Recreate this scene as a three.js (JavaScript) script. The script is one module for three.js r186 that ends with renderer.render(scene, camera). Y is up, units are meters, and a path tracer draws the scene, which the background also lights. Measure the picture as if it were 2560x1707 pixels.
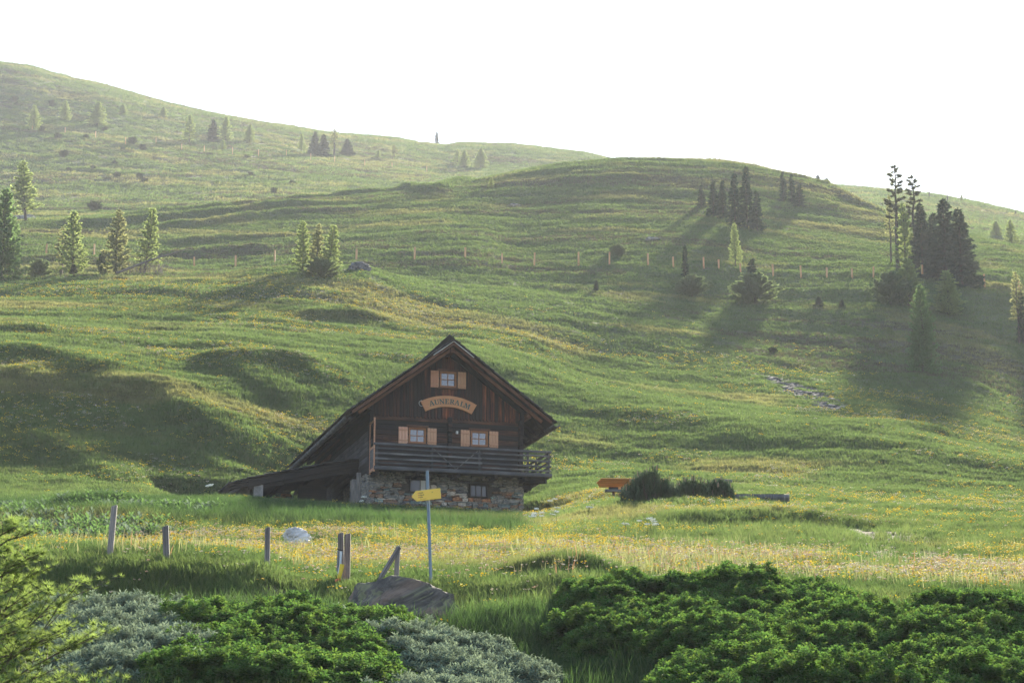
import * as THREE from 'three';
import { mergeGeometries, mergeVertices } from 'three/addons/utils/BufferGeometryUtils.js';
import { RoundedBoxGeometry } from 'three/addons/geometries/RoundedBoxGeometry.js';
import { TextGeometry } from 'three/addons/geometries/TextGeometry.js';
import { FontLoader } from 'three/addons/loaders/FontLoader.js';

// ---------------------------------------------------------------- camera, sky, sun, exposure
const scene = new THREE.Scene();
const FOCAL = 5500, CX = 1280, CY = 853.5, PITCH = THREE.MathUtils.degToRad(13);   // long lens, tilted up the mountainside
const camera = new THREE.PerspectiveCamera(2 * THREE.MathUtils.radToDeg(Math.atan(853.5 / FOCAL)), 2560 / 1707, 0.5, 4000);
camera.position.set(0, 0, 0);
camera.rotation.x = PITCH;
const renderer = new THREE.WebGLRenderer({ antialias: true });
renderer.setSize(1024, 682);
renderer.toneMapping = THREE.LinearToneMapping;
renderer.toneMappingExposure = 5.3;
renderer.shadowMap.enabled = true;

const SUN_AZ = THREE.MathUtils.degToRad(13), SUN_EL = THREE.MathUtils.degToRad(24.4);  // behind the ridge, right of the view axis
const sunDir = new THREE.Vector3(Math.sin(SUN_AZ) * Math.cos(SUN_EL), Math.sin(SUN_EL), -Math.cos(SUN_AZ) * Math.cos(SUN_EL));
const sun = new THREE.DirectionalLight(new THREE.Color().setRGB(1, 0.9, 0.72), 5);
sun.position.copy(sunDir).multiplyScalar(600).add(new THREE.Vector3(0, 20, -120));
sun.target.position.set(0, 20, -120);
sun.castShadow = true;
sun.shadow.radius = 4; // the hazy air widens the sun
Object.assign(sun.shadow.camera, { left: -150, right: 150, top: 150, bottom: -150, near: 1, far: 1500 });
sun.shadow.mapSize.set(4096, 4096);
scene.add(sun, sun.target);
{ // clear, hazy mountain sky: pale near the sun and the horizon, blue away from it
  const w = 512, h = 256, data = new Float32Array(w * h * 4);
  for (let j = 0; j < h; j++) for (let i = 0; i < w; i++) {
    const el = ((j + 0.5) / h - 0.5) * Math.PI, az = ((i + 0.5) / w - 0.5) * 2 * Math.PI;
    const dx = Math.cos(el) * Math.cos(az), dy = Math.sin(el), dz = Math.cos(el) * Math.sin(az);
    const c = dx * sunDir.x + dy * sunDir.y + dz * sunDir.z, up = Math.max(dy, 0);
    const hor = Math.pow(1 - up, 3), ang = Math.acos(Math.min(1, Math.max(-1, c)));
    const halo = 0.5 * Math.exp(-ang / 0.42) + 0.012 * (1 + c * c) ;
    const k = (j * w + i) * 4;
    data[k] = 0.05 + 0.03 * hor + halo * 0.98;
    data[k + 1] = 0.105 + 0.04 * hor + halo * 0.94;
    data[k + 2] = 0.205 + 0.05 * hor + halo * 0.86;
    data[k + 3] = 1;
  }
  const t = new THREE.DataTexture(data, w, h, THREE.RGBAFormat, THREE.FloatType);
  t.mapping = THREE.EquirectangularReflectionMapping; t.magFilter = t.minFilter = THREE.LinearFilter; t.needsUpdate = true;
  scene.background = t; scene.environment = t;
}
scene.fog = new THREE.FogExp2(new THREE.Color(0.94, 0.97, 1.0), 0.00025);

// ---------------------------------------------------------------- helpers
function rng(seed) { let a = seed >>> 0; return () => { a = (a + 0x6D2B79F5) | 0; let t = Math.imul(a ^ (a >>> 15), 1 | a); t = (t + Math.imul(t ^ (t >>> 7), 61 | t)) ^ t; return ((t ^ (t >>> 14)) >>> 0) / 4294967296; }; }
const hash2 = (i, j) => { let h = Math.imul(i, 374761393) + Math.imul(j, 668265263) | 0; h = Math.imul(h ^ (h >>> 13), 1274126177); return ((h ^ (h >>> 16)) >>> 0) / 4294967296; };
const noise = (x, y) => { const i = Math.floor(x), j = Math.floor(y), u = x - i, v = y - j, a = u * u * (3 - 2 * u), b = v * v * (3 - 2 * v);
  return (hash2(i, j) * (1 - a) + hash2(i + 1, j) * a) * (1 - b) + (hash2(i, j + 1) * (1 - a) + hash2(i + 1, j + 1) * a) * b; };
const fbm = (x, y, n = 4) => { let s = 0, a = 0.5; for (let k = 0; k < n; k++) { s += a * noise(x, y); x = x * 2.03 + 17.1; y = y * 2.03 + 5.7; a *= 0.5; } return s / (1 - Math.pow(0.5, n)); };
const smooth = (a, b, x) => { const t = Math.min(1, Math.max(0, (x - a) / (b - a))); return t * t * (3 - 2 * t); };
const mix = (a, b, t) => a + (b - a) * t;
const V = (x, y, z) => new THREE.Vector3(x, y, z);
const sP = Math.sin(PITCH), cP = Math.cos(PITCH);
// a surveyed point: bearing and height angle of a spot seen from the eye (in pixels of the 2560 wide photograph) at a measured distance
function at(px, py, d) { const u = (px - CX) / FOCAL, v = (CY - py) / FOCAL, q = cP - sP * v; return V(u / q * d, (sP + cP * v) / q * d, -d); }
const K = 2560 / 2352;
const lin = (r, g, b) => new THREE.Color().setRGB(r, g, b);
const ORD = (n) => { const u = ['first', 'second', 'third', 'fourth', 'fifth', 'sixth', 'seventh', 'eighth', 'ninth', 'tenth', 'eleventh', 'twelfth', 'thirteenth', 'fourteenth', 'fifteenth', 'sixteenth', 'seventeenth', 'eighteenth', 'nineteenth'], i = n + 1; return i < 20 ? u[i - 1] : i === 20 ? 'twentieth' : 'twenty-' + u[i - 21]; };
const used = new Map();
function numbered(n) { const k = used.get(n) ?? 0; used.set(n, k + 1); return k ? `${n}_${String(k).padStart(3, '0')}` : n; }
function shade(o) { o.castShadow = o.receiveShadow = true; return o; }
function thing(name, label, category, pos, group) { const o = new THREE.Group(); o.name = numbered(name); if (pos) o.position.copy(pos); o.userData = { label, category }; if (group) o.userData.group = group; scene.add(o); return o; }
function part(name, geo, mat, parent, label) { const m = shade(new THREE.Mesh(geo, mat)); m.name = name; if (label) m.userData.label = label; parent.add(m); return m; }
function single(name, geo, mat, label, category, group) { const m = shade(new THREE.Mesh(geo, mat)); m.name = numbered(name); m.userData = { label, category }; if (group) m.userData.group = group; scene.add(m); return m; }
function stuff(name, geo, mat, n, fill, label, parent) {
  const m = shade(new THREE.InstancedMesh(geo, mat, n)); m.name = parent ? name : numbered(name); m.userData = { kind: 'stuff' }; if (label) m.userData.label = label;
  const M = new THREE.Matrix4(), c = new THREE.Color();
  for (let i = 0; i < n; i++) { fill(i, M, c); m.setMatrixAt(i, M); m.setColorAt(i, c); }
  (parent ?? scene).add(m); return m;
}
function structure(name, geo, mat, label) { const m = shade(new THREE.Mesh(geo, mat)); m.name = name; m.userData = { kind: 'structure', label }; scene.add(m); return m; }
function texture(w, h, fn, srgb = true) { const a = new Uint8Array(w * h * 4); for (let j = 0; j < h; j++) for (let i = 0; i < w; i++) { const c = fn(i / w, j / h, i, j), k = (j * w + i) * 4; a[k] = c[0] * 255; a[k + 1] = c[1] * 255; a[k + 2] = c[2] * 255; a[k + 3] = 255; }
  const t = new THREE.DataTexture(a, w, h); t.wrapS = t.wrapT = THREE.RepeatWrapping; t.magFilter = t.minFilter = THREE.LinearFilter; if (srgb) t.colorSpace = THREE.SRGBColorSpace; t.needsUpdate = true; return t; }
const tnoise = (u, v, f, g = f) => { // tiling value noise
  const x = u * f, y = v * g, i = Math.floor(x), j = Math.floor(y), p = x - i, q = y - j, a = p * p * (3 - 2 * p), b = q * q * (3 - 2 * q), h = (m, n) => hash2(((m % f) + f) % f + f * 31, ((n % g) + g) % g + g * 57);
  return (h(i, j) * (1 - a) + h(i + 1, j) * a) * (1 - b) + (h(i, j + 1) * (1 - a) + h(i + 1, j + 1) * a) * b; };

// ---------------------------------------------------------------- terrain: a survey of the slope in rows, near to far; each entry [x, y of the 2352 wide view, metres]
const ROWS = [
  [[-400, 2900, 6], [2750, 2900, 6]],
  [[-400, 1900, 16], [2750, 1900, 16]],
  [[-400, 1720, 25], [0, 1715, 25], [700, 1700, 25], [1000, 1690, 30.5], [1400, 1690, 30.5], [1800, 1720, 26], [2750, 1730, 25]],
  [[-400, 1540, 33], [0, 1540, 33], [500, 1530, 33], [800, 1540, 33], [1050, 1545, 35.4], [1350, 1550, 35.4], [1600, 1575, 33.4], [2750, 1580, 33]],
  [[-400, 1400, 39.3], [0, 1405, 39.3], [400, 1395, 39.5], [620, 1395, 39.5], [800, 1405, 39.6], [1000, 1420, 39.2], [1150, 1425, 38.6], [1300, 1430, 38.4], [1600, 1450, 38.2], [2750, 1470, 38.2]],
  [[-400, 1292, 41], [0, 1292, 41], [250, 1291, 41], [420, 1304, 41], [600, 1313, 41.2], [690, 1342, 41.5], [800, 1346, 41.5], [900, 1340, 41.5], [1000, 1340, 41.8], [1150, 1338, 41.5], [1300, 1326, 41.5], [1500, 1345, 42], [1900, 1362, 42], [2352, 1380, 42], [2750, 1385, 42]],
  [[-400, 1268, 50], [0, 1272, 50], [250, 1275, 49], [600, 1286, 49], [800, 1300, 49], [1000, 1293, 49], [1300, 1290, 49], [1600, 1306, 50], [2000, 1316, 50], [2352, 1328, 50], [2750, 1334, 50]],
  [[-400, 1246, 60], [0, 1252, 60], [250, 1258, 58], [600, 1262, 58], [850, 1252, 58], [1100, 1256, 58], [1300, 1250, 60], [1500, 1262, 60], [1800, 1268, 60], [2100, 1272, 60], [2352, 1282, 60], [2750, 1292, 60]],
  [[-400, 1190, 69], [0, 1200, 69], [250, 1195, 68], [450, 1196, 68], [700, 1200, 68], [1000, 1216, 68], [1200, 1222, 69], [1320, 1213, 69], [1500, 1206, 69], [1700, 1208, 69], [1900, 1216, 69], [2150, 1226, 69], [2352, 1236, 69], [2750, 1244, 69]],
  [[-400, 1160, 80], [0, 1168, 80], [150, 1166, 80], [300, 1160, 80], [430, 1160, 80], [600, 1170, 80], [800, 1180, 80], [1000, 1191, 80], [1200, 1200, 80], [1280, 1192, 79], [1380, 1168, 78], [1500, 1162, 78], [1700, 1161, 79], [1850, 1168, 80], [2000, 1176, 80], [2150, 1184, 80], [2352, 1196, 80], [2750, 1206, 80]],
  [[-400, 1128, 90], [0, 1136, 90], [250, 1136, 90], [480, 1147, 91], [650, 1160, 91], [800, 1170, 91], [1000, 1178, 91], [1230, 1182, 91], [1290, 1172, 90], [1400, 1148, 87], [1550, 1146, 87], [1700, 1147, 87], [1850, 1151, 90], [2000, 1156, 91], [2150, 1162, 91], [2352, 1176, 91], [2750, 1190, 91]],
  [[-400, 1060, 102], [0, 1070, 102], [250, 1085, 102], [480, 1108, 102], [650, 1140, 104], [900, 1150, 106], [1200, 1140, 104], [1290, 1130, 100], [1400, 1124, 97], [1550, 1122, 97], [1700, 1126, 98], [1850, 1138, 99], [2000, 1147, 99], [2150, 1153, 99], [2352, 1167, 99], [2750, 1184, 99]],
  [[-400, 930, 112], [0, 950, 112], [250, 970, 112], [480, 1000, 112], [700, 1040, 113], [900, 1060, 116], [1100, 1080, 117], [1300, 1086, 116], [1550, 1096, 114], [1800, 1106, 113], [2000, 1118, 112], [2200, 1132, 111], [2352, 1142, 110], [2750, 1166, 110]],
  [[-400, 850, 120], [0, 862, 120], [250, 880, 120], [480, 905, 120], [700, 940, 122], [900, 955, 126], [1100, 985, 128], [1300, 1015, 128], [1550, 1046, 126], [1800, 1064, 122], [2000, 1080, 120], [2200, 1100, 118], [2352, 1114, 118], [2750, 1146, 118]],
  [[-400, 775, 133], [0, 790, 133], [250, 805, 133], [480, 822, 133], [700, 835, 136], [900, 820, 146], [1050, 815, 150], [1150, 838, 150], [1300, 890, 148], [1450, 935, 142], [1600, 960, 138], [1800, 984, 134], [2000, 1012, 131], [2200, 1042, 129], [2352, 1066, 128], [2750, 1118, 128]],
  [[-400, 715, 161], [0, 728, 161], [250, 735, 161], [500, 740, 163], [750, 755, 166], [900, 762, 170], [1050, 775, 172], [1200, 800, 172], [1350, 858, 170], [1500, 892, 166], [1650, 918, 162], [1800, 938, 158], [1930, 955, 154], [2060, 972, 152], [2200, 1008, 150], [2352, 1044, 148], [2750, 1108, 148]],
  [[-400, 640, 205], [0, 648, 205], [120, 640, 206], [250, 636, 208], [400, 634, 210], [520, 630, 212], [620, 617, 214], [740, 612, 215], [830, 614, 215], [900, 632, 213], [1000, 660, 210], [1100, 680, 208], [1250, 700, 206], [1400, 730, 204], [1600, 765, 202], [1750, 800, 200], [1900, 830, 198], [2050, 842, 198], [2200, 855, 198], [2352, 905, 196], [2750, 990, 196]],
  [[-400, 634, 224], [0, 636, 224], [250, 634, 226], [450, 634, 228], [620, 630, 230], [740, 632, 232], [830, 630, 232], [950, 640, 231], [1100, 648, 230], [1300, 660, 230], [1500, 672, 230], [1700, 696, 229], [1900, 700, 228], [2050, 706, 228], [2200, 728, 227], [2352, 770, 226], [2750, 850, 226]],
  [[-400, 580, 248], [0, 582, 248], [200, 588, 246], [350, 612, 244], [445, 620, 244], [540, 620, 244], [630, 608, 246], [820, 589, 250], [1068, 588, 250], [1200, 612, 248], [1400, 609, 248], [1600, 613, 248], [1800, 640, 246], [2000, 640, 246], [2263, 661, 244], [2352, 672, 244], [2750, 740, 244]],
  [[-400, 548, 276], [0, 542, 276], [250, 540, 280], [500, 536, 286], [750, 520, 296], [1000, 492, 306], [1200, 486, 312], [1400, 470, 316], [1600, 470, 318], [1800, 506, 312], [1950, 542, 302], [2100, 572, 290], [2352, 605, 276], [2750, 680, 268]],
  [[-400, 528, 298], [0, 513, 302], [250, 500, 312], [500, 482, 328], [750, 457, 346], [1000, 430, 366], [1100, 416, 376], [1200, 396, 384], [1300, 381, 390], [1400, 373, 395], [1500, 371, 398], [1600, 374, 400], [1700, 383, 400], [1800, 403, 396], [1860, 416, 390], [1950, 455, 374], [2040, 492, 352], [2200, 536, 330], [2352, 569, 312], [2750, 632, 292]],
  [[-400, 526, 330], [0, 512, 334], [250, 502, 346], [500, 490, 370], [750, 474, 396], [1000, 466, 424], [1200, 460, 444], [1400, 450, 450], [1600, 450, 452], [1800, 470, 446], [1950, 500, 424], [2100, 530, 396], [2352, 580, 356], [2750, 650, 330]],
  [[-400, 460, 425], [0, 450, 432], [250, 450, 440], [500, 444, 452], [750, 440, 466], [1000, 440, 490], [1200, 440, 510], [1400, 440, 520], [1600, 440, 520], [1800, 460, 510], [2000, 490, 480], [2200, 525, 430], [2352, 552, 400], [2750, 620, 380]],
  [[-400, 260, 590], [0, 290, 590], [250, 315, 590], [500, 345, 592], [750, 370, 606], [950, 384, 628], [1100, 392, 640], [1300, 402, 640], [1500, 420, 630], [1700, 436, 620], [1900, 446, 600], [2050, 456, 590], [2200, 482, 560], [2352, 520, 540], [2750, 590, 520]],
  [[-400, 45, 775], [-150, 110, 775], [0, 151, 775], [60, 158, 775], [130, 178, 775], [250, 206, 775], [340, 232, 775], [440, 256, 775], [560, 280, 775], [690, 300, 776], [760, 310, 778], [850, 318, 784], [920, 325, 790], [975, 336, 800], [1020, 340, 800], [1060, 335, 805], [1150, 338, 810], [1250, 348, 810], [1340, 358, 800], [1420, 376, 790], [1520, 398, 780], [1700, 415, 740], [1900, 428, 700], [2040, 438, 680], [2140, 450, 660], [2250, 468, 640], [2352, 492, 620], [2500, 530, 600], [2750, 580, 580]],
  [[-400, 400, 1150], [2750, 700, 1150]],
  [[-400, 900, 1600], [2750, 900, 1600]],
].map((row) => row.map(([x, y, d]) => { const p = at(x * K, y * K, d); return [p.x / d, d, p.y]; }));
function hermite(xs, ys, x) { // shape-preserving cubic through the survey points
  const n = xs.length; let i = 0; while (i < n - 2 && x > xs[i + 1]) i++;
  const h = xs[i + 1] - xs[i], t = Math.min(1, Math.max(0, (x - xs[i]) / h)), m = (k) => { if (k <= 0 || k >= n - 1) { const a = k <= 0 ? 0 : n - 2; return (ys[a + 1] - ys[a]) / (xs[a + 1] - xs[a]); }
    const a = (ys[k] - ys[k - 1]) / (xs[k] - xs[k - 1]), b = (ys[k + 1] - ys[k]) / (xs[k + 1] - xs[k]); if (a * b <= 0) return 0; const w1 = 2 * (xs[k + 1] - xs[k]) + xs[k] - xs[k - 1], w2 = xs[k + 1] - xs[k] + 2 * (xs[k] - xs[k - 1]); return (w1 + w2) / (w1 / a + w2 / b); };
  const t2 = t * t, t3 = t2 * t; return ys[i] * (2 * t3 - 3 * t2 + 1) + h * m(i) * (t3 - 2 * t2 + t) + ys[i + 1] * (3 * t2 - 2 * t3) + h * m(i + 1) * (t3 - t2);
}
const baseHeight = (s, d) => { const ds = [], ys = []; for (const r of ROWS) { const xs = r.map((p) => p[0]); ds.push(hermite(xs, r.map((p) => p[1]), s)); ys.push(hermite(xs, r.map((p) => p[2]), s)); } return hermite(ds, ys, d); };
function snap(x, y, d0) { let best = d0, e = 1e9; for (let k = 0; k <= 60; k++) { const d = d0 * (0.84 + 0.32 * k / 60), p = at(x * K, y * K, d), q = Math.abs(baseHeight(p.x / d, d) - p.y) + Math.abs(d - d0) * 0.002; if (q < e) { e = q; best = d; } } return at(x * K, y * K, best); }
// grassy folds, steps and cattle paths that run over the slopes: polylines [x, y, metres], height, half width
const FOLDS = [
  [[[-60, 828, 140], [60, 822, 142], [140, 826, 142], [210, 850, 138], [290, 888, 133]], 0.75, 1.5],
  [[[180, 908, 127], [260, 903, 128], [345, 902, 128], [395, 935, 124], [450, 985, 118], [560, 1040, 112], [650, 1075, 109]], 1.05, 1.4],
  [[[-40, 862, 133], [60, 866, 133], [130, 890, 130]], 0.5, 1.1],
  [[[270, 843, 141], [310, 835, 143], [345, 855, 139]], 0.45, 0.9],
  [[[560, 850, 142], [640, 842, 146], [720, 868, 142], [760, 890, 139]], 0.6, 1.3],
  [[[430, 820, 148], [520, 830, 146], [600, 880, 138], [690, 930, 131]], 0.55, 1.4],
  [[[640, 855, 147], [720, 852, 150], [820, 868, 148]], 0.5, 1.2],
  [[[0, 1000, 112], [130, 1030, 109], [230, 1075, 105], [330, 1120, 99]], 0.4, 1.2],
  [[[480, 980, 119], [600, 1010, 116], [700, 1050, 112]], 0.35, 1.0],
  [[[350, 1010, 113], [470, 1060, 108], [560, 1110, 103]], 0.3, 1.0],
  [[[740, 735, 182], [800, 728, 184], [855, 745, 181]], 0.8, 1.3],
  [[[0, 765, 162], [60, 762, 163], [110, 766, 162]], 0.45, 1.0],
  [[[1150, 800, 168], [1210, 798, 169], [1250, 806, 168]], 0.45, 1.0],
  [[[150, 690, 187], [300, 668, 194], [420, 680, 190]], 0.45, 2.2],
  [[[430, 690, 187], [560, 672, 192], [660, 690, 187]], 0.45, 2.2],
  [[[1480, 1212, 66.5], [1650, 1205, 67], [1800, 1196, 68], [1900, 1213, 66.5]], 0.45, 1.0],
  [[[1900, 1000, 152], [2050, 985, 158], [2200, 1000, 158]], 0.5, 1.6],
  [[[2000, 875, 185], [2150, 880, 185], [2300, 910, 183]], 0.6, 1.8],
  [[[120, 1190, 70], [240, 1180, 71], [330, 1172, 72]], 0.45, 1.0],
  [[[1270, 1310, 41.6], [1300, 1304, 41.8], [1330, 1318, 41.4]], 0.4, 0.55],
  // the diagonal cattle paths across the far slope
  [[[60, 513, 300], [250, 517, 302], [450, 500, 316], [640, 478, 334], [820, 462, 352]], 1.27, 1.43],
  [[[300, 531, 285], [500, 513, 303], [650, 492, 318], [820, 480, 330]], 1.02, 1.32],
  [[[200, 512, 310], [400, 490, 322], [600, 468, 340], [800, 447, 356], [1000, 427, 372]], 1.19, 1.43],
  [[[850, 462, 350], [1000, 442, 360], [1100, 430, 368], [1230, 402, 384]], 1.19, 1.43],
  [[[1870, 420, 386], [1950, 462, 368], [2030, 490, 352]], 1.02, 1.43],
  [[[380, 590, 256], [520, 576, 262], [640, 570, 266]], 0.68, 1.21], [[[380, 560, 268], [560, 548, 276], [700, 540, 282]], 0.68, 1.21],
].map(([l, h, w]) => { const p = l.map(([x, y, d]) => snap(x, y, d)); return { p, h, w, lo: Math.min(...p.map((q) => q.x)) - 4 * w, hi: Math.max(...p.map((q) => q.x)) + 4 * w, z0: Math.min(...p.map((q) => -q.z)) - 4 * w, z1: Math.max(...p.map((q) => -q.z)) + 4 * w }; });
function folds(x, d) {
  let y = 0;
  for (const f of FOLDS) {
    if (x < f.lo || x > f.hi || d < f.z0 || d > f.z1) continue;
    let best = 1e9, side = 0, end = 1;
    for (let k = 0; k < f.p.length - 1; k++) {
      const a = f.p[k], b = f.p[k + 1], ex = b.x - a.x, ed = a.z - b.z, l2 = ex * ex + ed * ed, t0 = ((x - a.x) * ex + (d + a.z) * ed) / l2, t = Math.min(1, Math.max(0, t0));
      const qx = x - a.x - ex * t, qd = d + a.z - ed * t, r = Math.hypot(qx, qd);
      if (r < best) { best = r; side = (ex * (d + a.z) - ed * (x - a.x)) / Math.sqrt(l2); const g = (k + t) / (f.p.length - 1); end = smooth(0, 0.22, g) * smooth(1, 0.78, g); }
    }
    const w = f.w * (side > 0 ? 1.9 : 0.75);       // steep towards the valley, gentle uphill
    y += f.h * 0.8 * end * Math.exp(-(best * best) / (w * w));
  }
  return y;
}
function bumps(x, d) {
  const far = smooth(60, 120, d), very = smooth(240, 420, d);
  let y = (fbm(x * 0.9, d * 0.9, 3) - 0.5) * mix(0.14, 0.15, far);
  y += (fbm(x * 0.16 + 9, d * 0.3, 3) - 0.5) * mix(0.3, 0.6, far) * mix(1, 1.6, very);
  const wob = fbm(x * 0.05, d * 0.05, 2) * 14;                                     // terracettes trodden by cattle, along the contour
  const st = smooth(150, 230, d) * (0.35 + noise(x * 0.03, d * 0.02));
  y += st * mix(0.22, 0.8, very) * (fbm(x * 0.045 / (1 + very), d * mix(0.5, 0.22, very) + wob * 0.3, 3) - 0.5);
  return y;
}
const NS = 620, DS = [];
{ const seg = [[4, 24, 16], [24, 40, 50], [40, 62, 80], [62, 100, 110], [100, 160, 130], [160, 260, 140], [260, 420, 120], [420, 860, 120], [860, 1600, 14]]; for (const [a, b, n] of seg) for (let k = 0; k < n; k++) DS.push(a + (b - a) * k / n); DS.push(1600); }
const ND = DS.length, S0 = -0.42, S1 = 0.42, SAt = (i) => { const t = i / (NS - 1) * 2 - 1; return S1 * (0.62 * t + 0.38 * t * t * t); };
const ST = Float64Array.from({ length: NS }, (_, i) => SAt(i)), HT = new Float32Array(NS * ND);
for (let i = 0; i < NS; i++) {
  const s = ST[i], ds = [], ys = [];
  for (const r of ROWS) { const xs = r.map((p) => p[0]); ds.push(hermite(xs, r.map((p) => p[1]), s)); ys.push(hermite(xs, r.map((p) => p[2]), s)); }
  for (let j = 0; j < ND; j++) { const d = DS[j], x = s * d; HT[j * NS + i] = hermite(ds, ys, d) + bumps(x, d) + folds(x, d); }
}
{ // level ground under the hut
  const th = 15.6 * Math.PI / 180;
  for (let j = 0; j < ND; j++) { const d = DS[j]; if (d < 82 || d > 112) continue; for (let i = 0; i < NS; i++) { const x = ST[i] * d, ox = x + 5.93, oz = 90 - d, lx = ox * Math.cos(th) - oz * Math.sin(th), lz = ox * Math.sin(th) + oz * Math.cos(th);
    const k = smooth(-8.2, -6.2, lx) * smooth(9, 7.2, lx) * smooth(-14.5, -13, lz) * smooth(2.6, 0.6, lz); HT[j * NS + i] = mix(HT[j * NS + i], 13.62 + (lx < 0 ? -lx * 0.015 : 0) - Math.max(0, lx - 3) * 0.06, k); } }
}
function cell(x, d) { // grid position of a spot
  const s = x / d; let a = 0, b = NS - 1; while (b - a > 1) { const m = (a + b) >> 1; if (ST[m] > s) b = m; else a = m; }
  let p = 0, q = ND - 1; while (q - p > 1) { const m = (p + q) >> 1; if (DS[m] > d) q = m; else p = m; }
  return [a, (s - ST[a]) / (ST[a + 1] - ST[a]), p, (d - DS[p]) / (DS[p + 1] - DS[p])];
}
function ground(x, d) { const [i, u, j, v] = cell(x, d), k = j * NS + i; return (HT[k] * (1 - u) + HT[k + 1] * u) * (1 - v) + (HT[k + NS] * (1 - u) + HT[k + NS + 1] * u) * v; }
const spot = (vx, vy, d, sink = 0) => { const p = at(vx * K, vy * K, d); p.y = ground(p.x, d) - sink; return p; };
// where along the line of sight does it meet the ground (used once, to survey the feet of things that stand on the slope)
function foot(vx, vy, d0, d1, sink = 0) { let best = d0, e = 1e9; for (let d = d0; d <= d1; d += (d1 - d0) / 160) { const p = at(vx * K, vy * K, d), q = Math.abs(ground(p.x, d) - p.y) / d; if (q < e) { e = q; best = d; } } return spot(vx, vy, best, sink); }

// bare earth: path ruts, the scrape under the bank, the shortcut below the hut
const BARE = [ [[[1945, 1318], [2000, 1292], [2035, 1262], [2020, 1236], [1975, 1216]], 0.7], [[[2015, 1325], [2095, 1298], [2125, 1268], [2105, 1246], [2060, 1222]], 0.7], [[[868, 1245], [920, 1250], [985, 1256]], 0.55], [[[690, 1380], [705, 1400]], 0.6] ]
  .map(([l, w]) => { const p = l.map(([x, y]) => foot(x, y, 36, 80)); return { p, w }; });
function bare(x, d) { let k = 0; if (d > 36 && d < 82) for (const f of BARE) for (let i = 0; i < f.p.length - 1; i++) { const a = f.p[i], b = f.p[i + 1], ex = b.x - a.x, ed = a.z - b.z, t = Math.min(1, Math.max(0, ((x - a.x) * ex + (d + a.z) * ed) / (ex * ex + ed * ed))), r = Math.hypot(x - a.x - ex * t, d + a.z - ed * t) + (noise(x * 2.2, d * 2.2) - 0.5) * 0.5; k = Math.max(k, 1 - smooth(f.w * 0.6, f.w * 1.5, r)); } return k; }
const heath = (x, d) => smooth(0.56, 0.7, fbm(x * 0.035 + 40, d * 0.12 + 3, 4)) * smooth(150, 220, d);
const dry = (x, d) => smooth(0.5, 0.72, fbm(x * 0.07 + 7, d * 0.11, 4));
{
  const pos = new Float32Array(NS * ND * 3), col = new Float32Array(NS * ND * 3), uv = new Float32Array(NS * ND * 2), idx = [];
  for (let j = 0; j < ND; j++) for (let i = 0; i < NS; i++) {
    const k = j * NS + i, d = DS[j], x = ST[i] * d; pos.set([x, HT[k], -d], k * 3); uv.set([x / 3, d / 3], k * 2);
    const b = bare(x, d), h = heath(x, d), y = dry(x, d), f = 0.75 + 0.5 * fbm(x * 0.5, d * 0.5, 3);
    let c = [mix(0.06, 0.105, y) * f, mix(0.088, 0.108, y) * f, mix(0.022, 0.035, y) * f];
    c = [mix(c[0], 0.07, h), mix(c[1], 0.068, h), mix(c[2], 0.035, h)]; c = [mix(c[0], 0.1, b), mix(c[1], 0.078, b), mix(c[2], 0.05, b)];
    col.set(c, k * 3);
    if (i < NS - 1 && j < ND - 1) idx.push(k, k + 1, k + NS, k + 1, k + NS + 1, k + NS);
  }
  const g = new THREE.BufferGeometry(); g.setAttribute('position', new THREE.BufferAttribute(pos, 3)); g.setAttribute('color', new THREE.BufferAttribute(col, 3)); g.setAttribute('uv', new THREE.BufferAttribute(uv, 2)); g.setIndex(idx); g.computeVertexNormals();
  const turf = texture(512, 512, (u, v) => { const n = 0.45 * tnoise(u, v, 16) + 0.3 * tnoise(u, v, 48) + 0.25 * tnoise(u, v, 160), w = 0.62 + 0.55 * n; return [Math.min(1, w * 1.02), Math.min(1, w), Math.min(1, w * 0.92)]; });
  const bump = texture(512, 512, (u, v) => { const n = 0.4 * tnoise(u, v, 20) + 0.35 * tnoise(u, v, 60) + 0.25 * tnoise(u, v, 150); return [n, n, n]; }, false);
  structure('hillside', g, new THREE.MeshStandardMaterial({ vertexColors: true, map: turf, bumpMap: bump, bumpScale: 0.12, roughness: 1 }), 'steep green alpine pasture rising from the valley to the ridges');
  const vg = new THREE.PlaneGeometry(3600, 3600).rotateX(-Math.PI / 2);
  const valley = structure('valley_ground', vg, new THREE.MeshStandardMaterial({ color: lin(0.07, 0.09, 0.03), roughness: 1 }), 'valley floor below the pasture'); valley.position.set(0, -6, 0);
}

// ---------------------------------------------------------------- materials of the built things
function woodTexture(seed, light, dark, streak = 1) { // long grain along u
  return texture(256, 256, (u, v) => { const g = 0.5 * tnoise(u, v, 3, 48 + seed) + 0.3 * tnoise(u, v, 6, 110 + seed) + 0.2 * tnoise(u, v, 24, 60), p = tnoise(u, v, 4 + seed % 3, 5), t = Math.min(1, Math.max(0, (g - 0.3) * 1.6 * streak * 0.8 + (p - 0.5) * 0.5));
    return [mix(dark[0], light[0], t), mix(dark[1], light[1], t), mix(dark[2], light[2], t)]; });
}
const grain = texture(256, 256, (u, v) => { const g = 0.6 * tnoise(u, v, 4, 60) + 0.4 * tnoise(u, v, 10, 128); return [g, g, g]; }, false);
const wood = (seed, l, d, rough = 0.85, streak) => new THREE.MeshStandardMaterial({ map: woodTexture(seed, l, d, streak), bumpMap: grain, bumpScale: 0.006, roughness: rough });
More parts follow.
